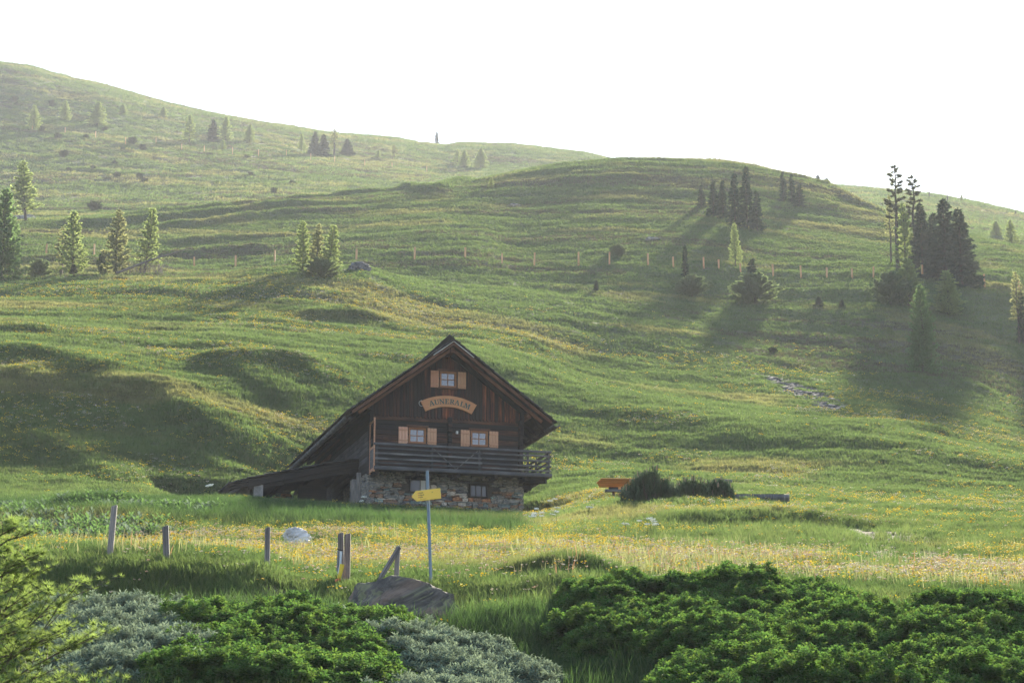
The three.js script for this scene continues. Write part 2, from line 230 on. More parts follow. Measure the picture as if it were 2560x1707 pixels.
const LOGS = [wood(1, [0.27, 0.165, 0.115], [0.07, 0.05, 0.045]), wood(2, [0.38, 0.21, 0.125], [0.09, 0.055, 0.045]), wood(3, [0.19, 0.13, 0.105], [0.06, 0.05, 0.045]), wood(4, [0.52, 0.32, 0.19], [0.17, 0.09, 0.06])];
const BOARDS = [wood(5, [0.42, 0.22, 0.135], [0.13, 0.06, 0.04], 0.85, 1.4), wood(6, [0.36, 0.185, 0.115], [0.10, 0.055, 0.04], 0.85, 1.3), wood(7, [0.58, 0.31, 0.17], [0.2, 0.09, 0.055], 0.85, 1.4), wood(8, [0.26, 0.15, 0.105], [0.085, 0.055, 0.045])];
const GREY = [wood(9, [0.47, 0.47, 0.46], [0.22, 0.22, 0.225], 0.9), wood(10, [0.40, 0.40, 0.40], [0.18, 0.18, 0.19], 0.9), wood(11, [0.54, 0.53, 0.51], [0.27, 0.265, 0.26], 0.9)];
const SHINGLE = [wood(12, [0.33, 0.33, 0.34], [0.15, 0.15, 0.16], 0.95), wood(13, [0.27, 0.265, 0.27], [0.12, 0.12, 0.13], 0.95), wood(14, [0.40, 0.39, 0.38], [0.18, 0.175, 0.17], 0.95)];
const BROWN = wood(15, [0.56, 0.38, 0.26], [0.3, 0.18, 0.115]), DARKWOOD = wood(16, [0.17, 0.13, 0.11], [0.055, 0.045, 0.04]);
const SHUTTER = [wood(17, [0.93, 0.77, 0.65], [0.78, 0.57, 0.45], 0.7), wood(18, [0.9, 0.72, 0.59], [0.74, 0.52, 0.40], 0.7), wood(19, [0.84, 0.66, 0.52], [0.62, 0.43, 0.31], 0.75)];
const FRAMEWOOD = wood(20, [0.76, 0.53, 0.33], [0.56, 0.35, 0.20], 0.6), PLAQUE = wood(21, [0.84, 0.62, 0.42], [0.72, 0.49, 0.31], 0.6, 0.7);
const GLASS = new THREE.MeshPhysicalMaterial({ color: lin(0.018, 0.022, 0.028), roughness: 0.03, ior: 2.3, specularIntensity: 1 });
const CELLARGLASS = new THREE.MeshPhysicalMaterial({ color: lin(0.02, 0.022, 0.026), roughness: 0.08, ior: 1.6 });
const IRON = new THREE.MeshStandardMaterial({ color: lin(0.03, 0.03, 0.032), roughness: 0.6, metalness: 0.6 });
const ZINC = new THREE.MeshStandardMaterial({ color: lin(0.16, 0.165, 0.17), roughness: 0.55, metalness: 0.5 });
const PALE = new THREE.MeshStandardMaterial({ color: lin(0.55, 0.54, 0.5), roughness: 0.6 });
const concrete = texture(128, 128, (u, v) => { const n = 0.5 + 0.3 * tnoise(u, v, 6) + 0.2 * tnoise(u, v, 40); return [0.5 * n + 0.12, 0.49 * n + 0.11, 0.47 * n + 0.1]; });
const CONCRETE = new THREE.MeshStandardMaterial({ map: concrete, roughness: 0.95 });
const rockTex = (a, b, c, seed) => texture(128, 128, (u, v) => { const n = 0.45 * tnoise(u, v, 5 + seed, 9) + 0.35 * tnoise(u, v, 14, 30) + 0.2 * tnoise(u, v, 50), q = tnoise(u + 0.3, v, 7, 12 + seed) > 0.66 ? 1 : 0, t = Math.min(1, Math.max(0, (n - 0.2) * 1.6)); return [0, 1, 2].map((k) => mix(mix(a[k], b[k], t), c[k], q * 0.45)); });
const STONES = [[[0.26, 0.26, 0.26], [0.61, 0.60, 0.56], [0.73, 0.67, 0.55]], [[0.30, 0.24, 0.20], [0.70, 0.56, 0.44], [0.80, 0.61, 0.44]], [[0.22, 0.26, 0.26], [0.52, 0.59, 0.57], [0.61, 0.66, 0.61]], [[0.37, 0.23, 0.16], [0.76, 0.52, 0.35], [0.85, 0.67, 0.49]], [[0.17, 0.17, 0.18], [0.42, 0.42, 0.43], [0.55, 0.53, 0.49]], [[0.52, 0.47, 0.41], [0.87, 0.81, 0.73], [0.90, 0.90, 0.85]], [[0.28, 0.32, 0.29], [0.66, 0.73, 0.68], [0.73, 0.76, 0.70]]]
  .map(([a, b, c], k) => { const t = rockTex(a, b, c, k); return new THREE.MeshStandardMaterial({ map: t, bumpMap: t, bumpScale: 0.02, roughness: 0.95 }); });
const MORTAR = new THREE.MeshStandardMaterial({ map: texture(128, 128, (u, v) => { const n = 0.6 + 0.4 * tnoise(u, v, 24), q = tnoise(u, v, 5); return [mix(0.30, 0.42, q) * n, mix(0.28, 0.385, q) * n, mix(0.245, 0.33, q) * n]; }), roughness: 1 });

// shared little geometries: bars along x of unit length so that grain runs along them
function barGeo(l, h, d, bevel = 0.012) { const g = new RoundedBoxGeometry(l, h, d, 1, Math.min(bevel, h * 0.3, d * 0.3)); const p = g.attributes.position, n = g.attributes.normal, uv = g.attributes.uv; for (let i = 0; i < p.count; i++) { const ny = Math.abs(n.getY(i)) > 0.7; uv.setXY(i, p.getX(i) / 2.2, (ny ? p.getZ(i) : p.getY(i)) / 1.1); } return g; }
let uvShift = rng(77);
function bar(name, parent, mat, a, b, h, w, roll = 0) { // a squared timber from a to b
  const len = a.distanceTo(b), g = barGeo(len, h, w), k = uvShift(), uv = g.attributes.uv; for (let i = 0; i < uv.count; i++) uv.setXY(i, uv.getX(i) + k * 3.7, uv.getY(i) + k * 1.3);
  const m = part(name, g, mat, parent); const x = b.clone().sub(a).normalize(), up = Math.abs(x.y) > 0.97 ? V(0, 0, 1) : V(0, 1, 0), z = x.clone().cross(up).normalize(), y = z.clone().cross(x);
  m.quaternion.setFromRotationMatrix(new THREE.Matrix4().makeBasis(x, y, z)); if (roll) m.rotateX(roll); m.position.copy(a).add(b).multiplyScalar(0.5); return m;
}
const pick = (r, a) => a[Math.min(a.length - 1, Math.floor(r() * a.length))];
function stoneGeo(seed) { const r = rng(seed), g = new THREE.BoxGeometry(1, 1, 1, 2, 2, 1), p = g.attributes.position, key = new Map();
  for (let i = 0; i < p.count; i++) { const x = p.getX(i), y = p.getY(i), z = p.getZ(i), k = `${x},${y},${z}`; if (!key.has(k)) { const c = (Math.abs(x) > 0.4) + (Math.abs(y) > 0.4), s = c === 2 ? 0.72 + 0.22 * r() : 0.92 + 0.12 * r(); key.set(k, [x * s + (r() - 0.5) * 0.1, y * s + (r() - 0.5) * 0.1, z * (z > 0 ? 0.8 + 0.5 * r() : 1)]); } p.setXYZ(i, ...key.get(k)); }
  const h = mergeVertices((() => { g.deleteAttribute('normal'); g.deleteAttribute('uv'); return g; })()); const q = h.toNonIndexed(), uv = [], qp = q.attributes.position; for (let i = 0; i < qp.count; i++) uv.push(qp.getX(i) * 0.5 + seed * 0.37, qp.getY(i) * 0.5 + qp.getZ(i) * 0.3); q.setAttribute('uv', new THREE.Float32BufferAttribute(uv, 2)); q.computeVertexNormals(); return q; }
const STONE_GEO = Array.from({ length: 12 }, (_, k) => stoneGeo(100 + k));

// ---------------------------------------------------------------- the hut
const TH = THREE.MathUtils.degToRad(15.6);
const hut = thing('alpine_hut', 'dark timber alpine hut on a rubble stone base with balcony, lean-to and arched name board', 'hut', at(921, 1262, 90));
hut.rotation.y = TH;
const WID = 6.6, DEP = -12.6, DECK = 1.4, GAB = 3.78, APEX = 6.89, HALF = 4.36, EAVE = 3.67, OVER = 1.15, MIDX = 3.3;
const roofAt = (x) => APEX - Math.abs(x - MIDX) * (APEX - EAVE) / HALF;   // upper face of the roof deck
{ // --- rubble base
  const r = rng(5), core = new THREE.Mesh();
  const base = part('stone_base', mergeGeometries([new THREE.BoxGeometry(WID - 0.1, 1.95, 0.3).translate(MIDX, 0.28, -0.24), new THREE.BoxGeometry(0.3, 1.95, 12.4).translate(0.21, 0.28, -6.5), new THREE.BoxGeometry(0.3, 1.95, 12.4).translate(WID - 0.21, 0.28, -6.5), new THREE.BoxGeometry(WID - 0.7, 1.95, 0.3).translate(MIDX, 0.28, -12.5)]), MORTAR, hut);
  const holes = [[1.74, 2.46, 0.62, 1.16], [4.34, 5.06, 0.53, 1.03]];
  const wallStones = (len, from, to, place, cap, clear) => {
    let y = from, n = 0; const extra = [];
    while (y < to) { const low = y < 0.35, h = (low ? 0.06 : 0.07) + r() * r() * 0.16; let x = -0.05 + r() * 0.1;
      while (x < len) { const w = Math.min(0.1 + r() * r() * 0.4 + h * 0.8, len + 0.06 - x), cx = x + w / 2, cy = y + h / 2 + (r() - 0.5) * 0.03; x += w;
        if (clear.some(([a, b, c, d]) => cx + w / 2 > a - 0.08 && cx - w / 2 < b + 0.08 && cy + h / 2 > c - 0.03 && cy - h / 2 < d + 0.12)) continue;
        if (r() < 0.1 && !low) continue;
        const k = r(), mat = STONES[k < 0.3 ? 0 : k < 0.57 ? 1 : k < 0.66 ? 2 : k < 0.75 ? 3 : k < 0.86 ? 4 : k < 0.95 ? 5 : 6], geo = pick(r, STONE_GEO), sc = V(w * 1.0, h * 1.08, 0.16 + r() * 0.07), rot = (r() - 0.5) * 0.16;
        if (n < cap && w * h > 0.014) { const m = part('stone', geo, mat, base); place(m, cx, cy, sc, rot); n++; } else extra.push([geo, place, cx, cy, sc, rot]); }
      y += h * 0.95; }
    return extra;
  };
  const front = (m, x, y, s, rot) => { m.position.set(x, y, -0.06); m.scale.copy(s); m.rotation.z = rot; };
  const side = (m, x, y, s, rot) => { m.position.set(0.03, y, -x); m.scale.copy(s); m.rotation.set(0, -Math.PI / 2, rot); };
  const rest = [...wallStones(WID, -0.5, 1.3, front, 235, holes), ...wallStones(5, -0.3, 1.3, side, 60, [])];
  const gs = rest.map(([geo, place, cx, cy, sc, rot]) => { const o = new THREE.Object3D(); place(o, cx, cy, sc, rot); o.updateMatrix(); return geo.clone().applyMatrix4(o.matrix); });
  if (gs.length) { const m = part('rubble', mergeGeometries(gs), STONES[0], base); m.userData.kind = 'stuff'; }
  // cellar windows
  for (const [a, b, c, d] of holes) {
    const w = part('cellar_window', mergeGeometries([new THREE.BoxGeometry(b - a + 0.1, 0.05, 0.1).translate((a + b) / 2, d, 0), new THREE.BoxGeometry(b - a + 0.1, 0.05, 0.12).translate((a + b) / 2, c, 0.01), new THREE.BoxGeometry(0.05, d - c, 0.1).translate(a, (c + d) / 2, 0), new THREE.BoxGeometry(0.05, d - c, 0.1).translate(b, (c + d) / 2, 0)]), DARKWOOD, hut);
    part('pane', new THREE.BoxGeometry(b - a - 0.06, d - c - 0.05, 0.02).translate((a + b) / 2, (c + d) / 2, -0.03), CELLARGLASS, w);
    if (a < 3) part('curtain', new THREE.BoxGeometry(0.2, d - c - 0.08, 0.012).translate(b - 0.15, (c + d) / 2, -0.005), PALE, w, 'pale curtain half drawn in the cellar window');
    for (const t of a < 3 ? [0.62] : [0.34, 0.67]) part('mullion', new THREE.BoxGeometry(0.025, d - c - 0.04, 0.03).translate(mix(a, b, t), (c + d) / 2, 0.005), a < 3 ? GREY[2] : DARKWOOD, w);
    bar('lintel', w, GREY[1], V(a - 0.25, d + 0.075, 0.0), V(b + 0.3, d + 0.075, 0.0), 0.075, 0.14);
  }
}
{ // --- log storey: squared timbers course by course, cut round the windows
  const r = rng(9), wall = part('log_wall', mergeGeometries([new THREE.BoxGeometry(WID - 0.16, 2.5, 0.08).translate(MIDX, 2.5, -0.2), new THREE.BoxGeometry(0.08, 2.45, 12.3).translate(0.2, 2.47, -6.4), new THREE.BoxGeometry(0.08, 2.45, 12.3).translate(WID - 0.2, 2.47, -6.4), new THREE.BoxGeometry(WID - 0.5, 2.45, 0.08).translate(MIDX, 2.47, -12.5)]), DARKWOOD, hut);
  for (let k = 0; k < 3; k++) for (const [x, z0, z1] of [[0.08, -0.19, -6.3], [0.08, -6.31, -12.55], [WID - 0.08, -0.19, -12.5]]) bar('log', wall, pick(r, LOGS), V(x, 3.93 + k * 0.19, z0), V(x, 3.93 + k * 0.19, z1), 0.183, 0.14 - k * 0.01);
  const wins = [[2.03, 3.0], [4.71, 3.0]], n = 12, h = (GAB + 0.06 - 1.26) / n;
  for (let k = 0; k < n; k++) {
    const y = 1.26 + h * (k + 0.5), cuts = wins.filter(([, cy]) => Math.abs(y - cy) < 0.34 + h / 2).map(([cx]) => [cx - 0.38, cx + 0.38]);
    let x = -0.02; for (const [a, b] of [...cuts, [WID + 0.02, 99]]) { if (a > x + 0.05) bar('log', wall, pick(r, LOGS), V(x, y, -0.08), V(a, y, -0.08), h * 0.955, 0.15 + r() * 0.035); x = b; }
    if (k < n) for (const [z0, z1] of [[-0.19, -4.2], [-4.21, -8.4], [-8.41, -12.55]]) bar('log', wall, z0 > -5 && k < 9 ? pick(r, [GREY[1], DARKWOOD, LOGS[2], GREY[1]]) : pick(r, LOGS), V(0.08, y, z0), V(0.08, y, z1), h * 0.955, 0.15 + r() * 0.03);
    for (const z of [-6.4]) bar('log', wall, pick(r, LOGS), V(WID - 0.08, y, -0.19), V(WID - 0.08, y, -12.5), h * 0.955, 0.16);
    for (const x0 of [0.02, 3.42, WID - 0.1]) if (!(x0 === 0.02 && k < 0)) bar('log_end', wall, pick(r, [LOGS[0], LOGS[2], LOGS[1]]), V(x0, y + 0.01, -0.02), V(x0, y + 0.01, x0 > 1 && x0 < 5 ? 0.17 : 0.2 + r() * 0.03), h * 0.9, 0.17);
  }
}
function boardGeo(w, b, tl, tr, t, tip) { // upright board: pointed foot, slanted head
  const s = new THREE.Shape(); s.moveTo(-w / 2, b + tip); s.lineTo(-w * 0.18, b + tip * 0.35); s.lineTo(0, b); s.lineTo(w * 0.18, b + tip * 0.35); s.lineTo(w / 2, b + tip); s.lineTo(w / 2, tr); s.lineTo(-w / 2, tl); s.closePath();
  const g = new THREE.ExtrudeGeometry(s, { depth: t, bevelEnabled: true, bevelThickness: 0.006, bevelSize: 0.006, bevelSegments: 1, bevelOffset: -0.006 }); const p = g.attributes.position, uv = g.attributes.uv; for (let i = 0; i < p.count; i++) uv.setXY(i, p.getY(i) / 2.4, p.getX(i) / 1.2); return g;
}
{ // --- gable of upright boards
  const r = rng(21), sh = new THREE.Shape(); sh.moveTo(0.1, GAB - 0.1); sh.lineTo(WID - 0.1, GAB - 0.1); sh.lineTo(WID - 0.1, roofAt(WID - 0.1) - 0.3); sh.lineTo(MIDX, APEX - 0.3); sh.lineTo(0.1, roofAt(0.1) - 0.3); sh.closePath();
  const gable = part('gable', new THREE.ExtrudeGeometry(sh, { depth: 0.05, bevelEnabled: false }).translate(0, 0, -0.2), DARKWOOD, hut);
  let x = 0.03; const win = [2.97, 3.71, 5.12, 5.82];
  while (x < WID - 0.05) { const w = Math.min(0.115 + r() * 0.075, WID - 0.03 - x), cx = x + w / 2, tl = roofAt(x) - 0.2, tr = roofAt(x + w) - 0.2, mat = pick(r, BOARDS), z = 0.0 + r() * 0.014, b = GAB - 0.02 - r() * 0.03;
    const put = (lo, hl, hr, tip) => { if (Math.min(hl, hr) > lo + tip + 0.02) { const g = boardGeo(w - 0.008, lo, hl, hr, 0.028, tip), uv = g.attributes.uv, k = r() * 5; for (let i = 0; i < uv.count; i++) uv.setXY(i, uv.getX(i) + k, uv.getY(i) + k * 2.3); const m = part('board', g, mat, gable); m.position.set(cx, 0, z); } };
    if (x + w > win[0] && x < win[1]) { put(b, win[2], win[2], 0.07); put(win[3], tl, tr, 0.004); } else put(b, tl, tr, 0.07);
    x += w; }
  bar('lower_rail', gable, LOGS[3], V(0.05, GAB - 0.12, 0.02), V(3.3, GAB - 0.12, 0.02), 0.12, 0.1);
}
// --- windows with shutters
function windowWithShutters(cx, cy, w, h, sw, label) {
  const r = rng(Math.floor(cx * 100)), z = 0.0, win = part('window', mergeGeometries([new THREE.BoxGeometry(w, 0.05, 0.1).translate(cx, cy + h / 2 - 0.025, z), new THREE.BoxGeometry(w, 0.05, 0.1).translate(cx, cy - h / 2 + 0.025, z), new THREE.BoxGeometry(0.05, h - 0.1, 0.1).translate(cx - w / 2 + 0.025, cy, z), new THREE.BoxGeometry(0.05, h - 0.1, 0.1).translate(cx + w / 2 - 0.025, cy, z)]), FRAMEWOOD, hut, label);
  bar('lintel', win, BROWN, V(cx - w / 2 - 0.1, cy + h / 2 + 0.05, 0.035), V(cx + w / 2 + 0.1, cy + h / 2 + 0.05, 0.035), 0.1, 0.1);
  bar('sill', win, BROWN, V(cx - w / 2 - 0.08, cy - h / 2 - 0.045, 0.05), V(cx + w / 2 + 0.08, cy - h / 2 - 0.045, 0.05), 0.08, 0.14);
  const iw = w - 0.1, ih = h - 0.1;
  const s = part('sash', mergeGeometries([new THREE.BoxGeometry(iw, 0.03, 0.05).translate(0, ih / 2 - 0.015, 0), new THREE.BoxGeometry(iw, 0.03, 0.05).translate(0, -ih / 2 + 0.015, 0), new THREE.BoxGeometry(0.03, ih - 0.06, 0.05).translate(-iw / 2 + 0.015, 0, 0), new THREE.BoxGeometry(0.03, ih - 0.06, 0.05).translate(iw / 2 - 0.015, 0, 0)]), FRAMEWOOD, win); s.position.set(cx, cy, -0.02);
  for (const [a, b] of [[-1, -1], [-1, 1], [1, -1], [1, 1]]) part('pane', new THREE.BoxGeometry(iw / 2 - 0.04, ih / 2 - 0.04, 0.012), GLASS, win).position.set(cx + a * (iw - 0.03) / 4, cy + b * (ih - 0.03) / 4, -0.03);
  part('glazing_bar', mergeGeometries([new THREE.BoxGeometry(0.03, ih - 0.09, 0.04), new THREE.BoxGeometry(iw / 2 - 0.06, 0.03, 0.036).translate(-iw / 4 + 0.01, 0, 0), new THREE.BoxGeometry(iw / 2 - 0.06, 0.03, 0.036).translate(iw / 4 - 0.01, 0, 0)]), FRAMEWOOD, win).position.set(cx, cy, -0.018);
  for (const sd of [-1, 1]) {
    const g = []; const nb = 3, bw = sw / nb; for (let k = 0; k < nb; k++) { const bb = barGeo(h + 0.04, bw - 0.008, 0.03, 0.006).rotateZ(Math.PI / 2); g.push(bb.translate((k - 1) * bw, 0, 0)); }
    const sh = part('shutter', mergeGeometries(g), pick(r, SHUTTER), win); sh.position.set(cx + sd * (w / 2 + 0.05 + sw / 2), cy - 0.015, 0.08); sh.rotation.y = sd * -0.06 - (sd < 0 ? 0.05 : -0.02); sh.rotation.z = sd < 0 ? 0 : -0.012;
    for (const yy of [h * 0.33, -h * 0.33]) part('batten', barGeo(sw - 0.02, 0.055, 0.03, 0.006).translate(sh.position.x, sh.position.y + yy, 0.112), SHUTTER[2], win);
    part('hinge', new THREE.BoxGeometry(0.03, 0.09, 0.03).translate(cx + sd * (w / 2 + 0.025), cy + 0.02, 0.085), IRON, win);
  }
}
windowWithShutters(3.34, 5.47, 0.72, 0.68, 0.36, 'small attic window with open shutters under the ridge');
windowWithShutters(2.03, 3.0, 0.74, 0.66, 0.40, 'left balcony window with open pale shutters');
windowWithShutters(4.71, 3.0, 0.74, 0.66, 0.40, 'right balcony window with open pale shutters');
{ // --- arched name board
  const sh = new THREE.Shape(), R = 2.3, a = 0.5, hh = 0.23, seg = 14;
  for (let k = 0; k <= seg; k++) { const t = -a + 2 * a * k / seg; const q = [(R + hh) * Math.sin(t), (R + hh) * Math.cos(t) - R]; k ? sh.lineTo(...q) : sh.moveTo(...q); }
  for (let k = seg; k >= 0; k--) { const t = -a + 2 * a * k / seg; sh.lineTo((R - hh) * Math.sin(t), (R - hh) * Math.cos(t) - R); }
  const g = new THREE.ExtrudeGeometry(sh, { depth: 0.045, bevelEnabled: true, bevelThickness: 0.008, bevelSize: 0.008, bevelSegments: 1 });
  const board = part('name_board', g, PLAQUE, hut, 'arched light wooden name board with dark green letters'); board.position.set(3.36, 4.52, 0.06); board.rotation.z = -0.015;
  const font = await new FontLoader().loadAsync('fonts/droid/droid_serif_bold.typeface.json'), paint = new THREE.MeshStandardMaterial({ color: lin(0.008, 0.07, 0.06), roughness: 0.7 });
  [...'AUNERALM'].forEach((ch, k) => { const tg = new TextGeometry(ch, { font, size: 0.215, depth: 0.012, curveSegments: 4 }); tg.computeBoundingBox(); const b = tg.boundingBox; tg.translate(-(b.min.x + b.max.x) / 2, -0.1, 0);
    const t = -0.33 + 0.685 * k / 7, m = part('letter', tg, paint, board); m.position.set((R - 0.015) * Math.sin(t), (R - 0.015) * Math.cos(t) - R, 0.055); m.rotation.z = -t; });
  part('cable_coil', new THREE.TorusGeometry(0.12, 0.01, 5, 20).translate(2.2, 4.38, 0.07), PALE, hut, 'coil of white cable hanging beside the name board');
  part('wall_lamp', mergeGeometries([new THREE.CylinderGeometry(0.05, 0.05, 0.12, 10).translate(3.72, 3.2, 0.13), new THREE.BoxGeometry(0.06, 0.06, 0.12).translate(3.72, 3.2, 0.06)]), PALE, hut);
}
{ // --- roof: rafters, boards under the eaves, shingle courses
  const r = rng(31), slope = Math.atan2(APEX - EAVE, HALF), len = Math.hypot(HALF, APEX - EAVE), z0 = OVER, z1 = DEP - 1.0, depth = z0 - z1;
  const roof = part('roof', mergeGeometries([-1, 1].map((s) => new THREE.BoxGeometry(len, 0.05, depth - 0.1).rotateZ(s * -slope).translate(MIDX + s * HALF / 2, (APEX + EAVE) / 2 - 0.075, (z0 + z1) / 2))), DARKWOOD, hut);
  const P = (s, t, lift) => V(MIDX + s * (t * Math.cos(slope) + lift * Math.sin(slope)), APEX - t * Math.sin(slope) + lift * Math.cos(slope), 0);
  for (const s of [-1, 1]) {
    const n = 21; for (let k = 0; k < n; k++) { // shingle courses, the boards of the front verge short and uneven
      const t1 = len + 0.12 - k * (len + 0.1) / n, t0 = t1 - (len / n) * 1.55; let z = z0 + 0.06 + (r() - 0.4) * 0.1, first = true;
      while (z > z1) { const w = first ? 0.5 + r() * 0.9 : 2.2 + r() * 1.2, ze = Math.max(z1, z - w), a = P(s, Math.max(t0, -0.05), 0.045), b = P(s, t1, 0.085 + r() * 0.02), m = bar('shingle', roof, pick(r, SHINGLE), a, b, 0.045, z - ze - 0.01); m.position.z = (z + ze) / 2; first = false; z = ze; } }
    // verge: bargeboard, flying rafter, soffit strips
    const q = (t, l, z) => P(s, t, l).setZ(z);
    bar('bargeboard', roof, BROWN, q(-0.02, -0.07, z0 - 0.06), q(len - 0.05, -0.07, z0 - 0.06), 0.13, 0.05);
    bar('rafter', roof, BROWN, q(0.2, -0.22, z0 - 0.36), q(len - 0.35, -0.22, z0 - 0.36), 0.13, 0.12);
    bar('rafter', roof, DARKWOOD, q(0.1, -0.2, 0.1), q(len, -0.2, 0.1), 0.18, 0.12);
    for (let z = -1.2; z > z1; z -= 1.25) bar('rafter', roof, DARKWOOD, q(len - 1.5, -0.18, z), q(len - 0.06, -0.18, z), 0.14, 0.1);
    bar('drip_edge', roof, PALE, q(0.02, -0.01, z0 + 0.02), q(1.1, -0.01, z0 + 0.02), 0.03, 0.02);
    // purlin carrying the eave, with its sawn end
    bar('purlin', roof, s < 0 ? DARKWOOD : BROWN, V(s < 0 ? -0.15 : WID + 0.12, roofAt(-0.15) - 0.36, z0 - 0.45), V(s < 0 ? -0.15 : WID + 0.12, roofAt(-0.15) - 0.36, z1 + 0.3), 0.22, 0.18);
    // half round wooden gutter
    const gg = new THREE.CylinderGeometry(0.14, 0.14, depth + (s < 0 ? -0.3 : 0.35), 12, 1, true, -Math.PI * 0.5, Math.PI).rotateX(Math.PI / 2), gi = new THREE.CylinderGeometry(0.115, 0.115, depth + (s < 0 ? -0.3 : 0.35), 12, 1, true, -Math.PI * 0.5, Math.PI).rotateX(Math.PI / 2).scale(1, 1, 1);
    const gut = part('gutter', mergeGeometries([gg, gi]), GREY[2], roof, s < 0 ? 'long grey wooden gutter along the left eave' : 'grey wooden gutter along the right eave'); gut.position.set(MIDX + s * (HALF + 0.04), EAVE - 0.17, (z0 + z1) / 2 + (s > 0 ? 0.1 : -0.1));
    bar('gutter_arm', roof, DARKWOOD, V(MIDX + s * (HALF - 0.5), EAVE - 0.05, z0 - 1.2), V(MIDX + s * (HALF + 0.1), EAVE - 0.3, z0 - 1.2), 0.06, 0.06);
  }
  bar('ridge_purlin', roof, BROWN, V(MIDX, APEX - 0.34, z0 - 0.2), V(MIDX, APEX - 0.34, -1), 0.24, 0.16);
  bar('ridge_board', roof, SHINGLE[0], V(MIDX - 0.1, APEX + 0.16, z0 + 0.12), V(MIDX - 0.1, APEX + 0.16, z1), 0.04, 0.3, 0.62);
  bar('tie_strut', roof, DARKWOOD, V(0.02, roofAt(0.02) - 0.3, 0.15), V(0.02, GAB - 0.55, 0.15), 0.16, 0.14); bar('tie_strut', roof, DARKWOOD, V(WID - 0.05, roofAt(0.02) - 0.3, 0.15), V(WID - 0.05, GAB - 0.55, 0.15), 0.16, 0.14);
}
{ // --- balcony round the front and the right side
  const zf = 1.08, xl = 0.0, xr = 7.52, r = rng(44), y0 = DECK;
  const bal = part('balcony', mergeGeometries([new THREE.BoxGeometry(xr - xl, 0.05, zf).translate((xl + xr) / 2, y0 + 0.03, zf / 2 + 0.02), new THREE.BoxGeometry(xr - WID - 0.02, 0.05, 4.5).translate((xr + WID) / 2 + 0.01, y0 + 0.03, -2.26)]), DARKWOOD, hut);
  bar('edge_beam', bal, GREY[0], V(xl - 0.03, y0 - 0.02, zf + 0.05), V(xr + 0.05, y0 - 0.02, zf + 0.05), 0.15, 0.1);
  bar('edge_beam', bal, GREY[1], V(xr + 0.0, y0 - 0.02, zf - 0.02), V(xr + 0.0, y0 - 0.02, -4.5), 0.15, 0.1);
  const ys = [0.98, 0.79, 0.58, 0.37, 0.18], hs = [0.10, 0.075, 0.085, 0.08, 0.07];
  ys.forEach((y, k) => {
    const splits = k === 0 ? [xl - 0.05, xr + 0.04] : [xl, 4.55 + (k % 2) * 0.02, xr + 0.03];
    for (let i = 0; i < splits.length - 1; i++) bar('rail', bal, GREY[(k + i) % 3], V(splits[i], y0 + y + (k ? (r() - 0.5) * 0.03 : 0), zf + (k ? 0.015 : 0.02) + (i % 2) * 0.03), V(splits[i + 1], y0 + y - 0.01 + (k ? (r() - 0.5) * 0.03 : 0), zf + 0.02 + (i % 2) * 0.03), hs[k], k ? 0.035 : 0.09);
    bar('rail', bal, GREY[1], V(xr, y0 + y - 0.01, zf - 0.03), V(xr, y0 + y, -4.5), hs[k] * (k ? 1.2 : 1), 0.04);
  });
  for (const x of [xl + 0.1, 2.42, 4.45, 6.55, xr - 0.06]) bar('post', bal, GREY[1], V(x, y0 - 0.06, zf - 0.04), V(x, y0 + 0.96, zf - 0.04), 0.085, 0.085);
  for (const z of [-0.9, -2.4, -4.3]) bar('post', bal, GREY[1], V(xr - 0.05, y0, z), V(xr - 0.05, y0 + 0.96, z), 0.085, 0.085);
  bar('brace', bal, GREY[2], V(2.5, y0 + 0.9, zf - 0.09), V(3.5, y0 + 0.06, zf - 0.09), 0.045, 0.03); bar('brace', bal, GREY[2], V(4.5, y0 + 0.98, zf - 0.09), V(3.45, y0 + 0.06, zf - 0.12), 0.045, 0.03);
  for (const x of [0.12, 1.85, 3.55, 5.2, 6.5]) bar('joist', bal, DARKWOOD, V(x, y0 - 0.17, -0.3), V(x, y0 - 0.17, zf - 0.05 - r() * 0.1), 0.17, 0.16);
  bar('joist', bal, DARKWOOD, V(WID - 0.2, y0 - 0.17, -2), V(xr - 0.1, y0 - 0.17, -2), 0.17, 0.16); bar('joist', bal, DARKWOOD, V(WID - 0.3, y0 - 0.17, -0.35), V(xr - 0.05, y0 - 0.17, 0.62), 0.2, 0.18); bar('joist', bal, LOGS[2], V(WID - 0.4, y0 - 0.38, -0.2), V(WID + 0.42, y0 - 0.38, -0.1), 0.2, 0.2);
  // screen with a glazed top closing the left end
  const sc = part('end_screen', mergeGeometries([new THREE.BoxGeometry(0.06, 2.25, 0.07).translate(xl - 0.02, y0 + 0.95, zf - 0.02), new THREE.BoxGeometry(0.06, 2.1, 0.07).translate(xl - 0.02, y0 + 0.87, 0.26), new THREE.BoxGeometry(0.055, 0.09, zf - 0.28).translate(xl - 0.02, y0 + 0.85, (zf + 0.25) / 2), new THREE.BoxGeometry(0.055, 0.08, zf - 0.28).translate(xl - 0.02, y0 + 1.95, (zf + 0.25) / 2), new THREE.BoxGeometry(0.055, 0.12, zf - 0.28).translate(xl - 0.02, y0 - 0.06, (zf + 0.25) / 2)]), SHUTTER[2], hut, 'pale wooden screen with glazed top at the left end of the balcony');
  part('panel', new THREE.BoxGeometry(0.03, 0.82, zf - 0.3).translate(xl - 0.02, y0 + 0.4, (zf + 0.25) / 2), GREY[2], sc); part('pane', new THREE.BoxGeometry(0.012, 1.0, zf - 0.3).translate(xl - 0.02, y0 + 1.4, (zf + 0.25) / 2), GLASS, sc);
}
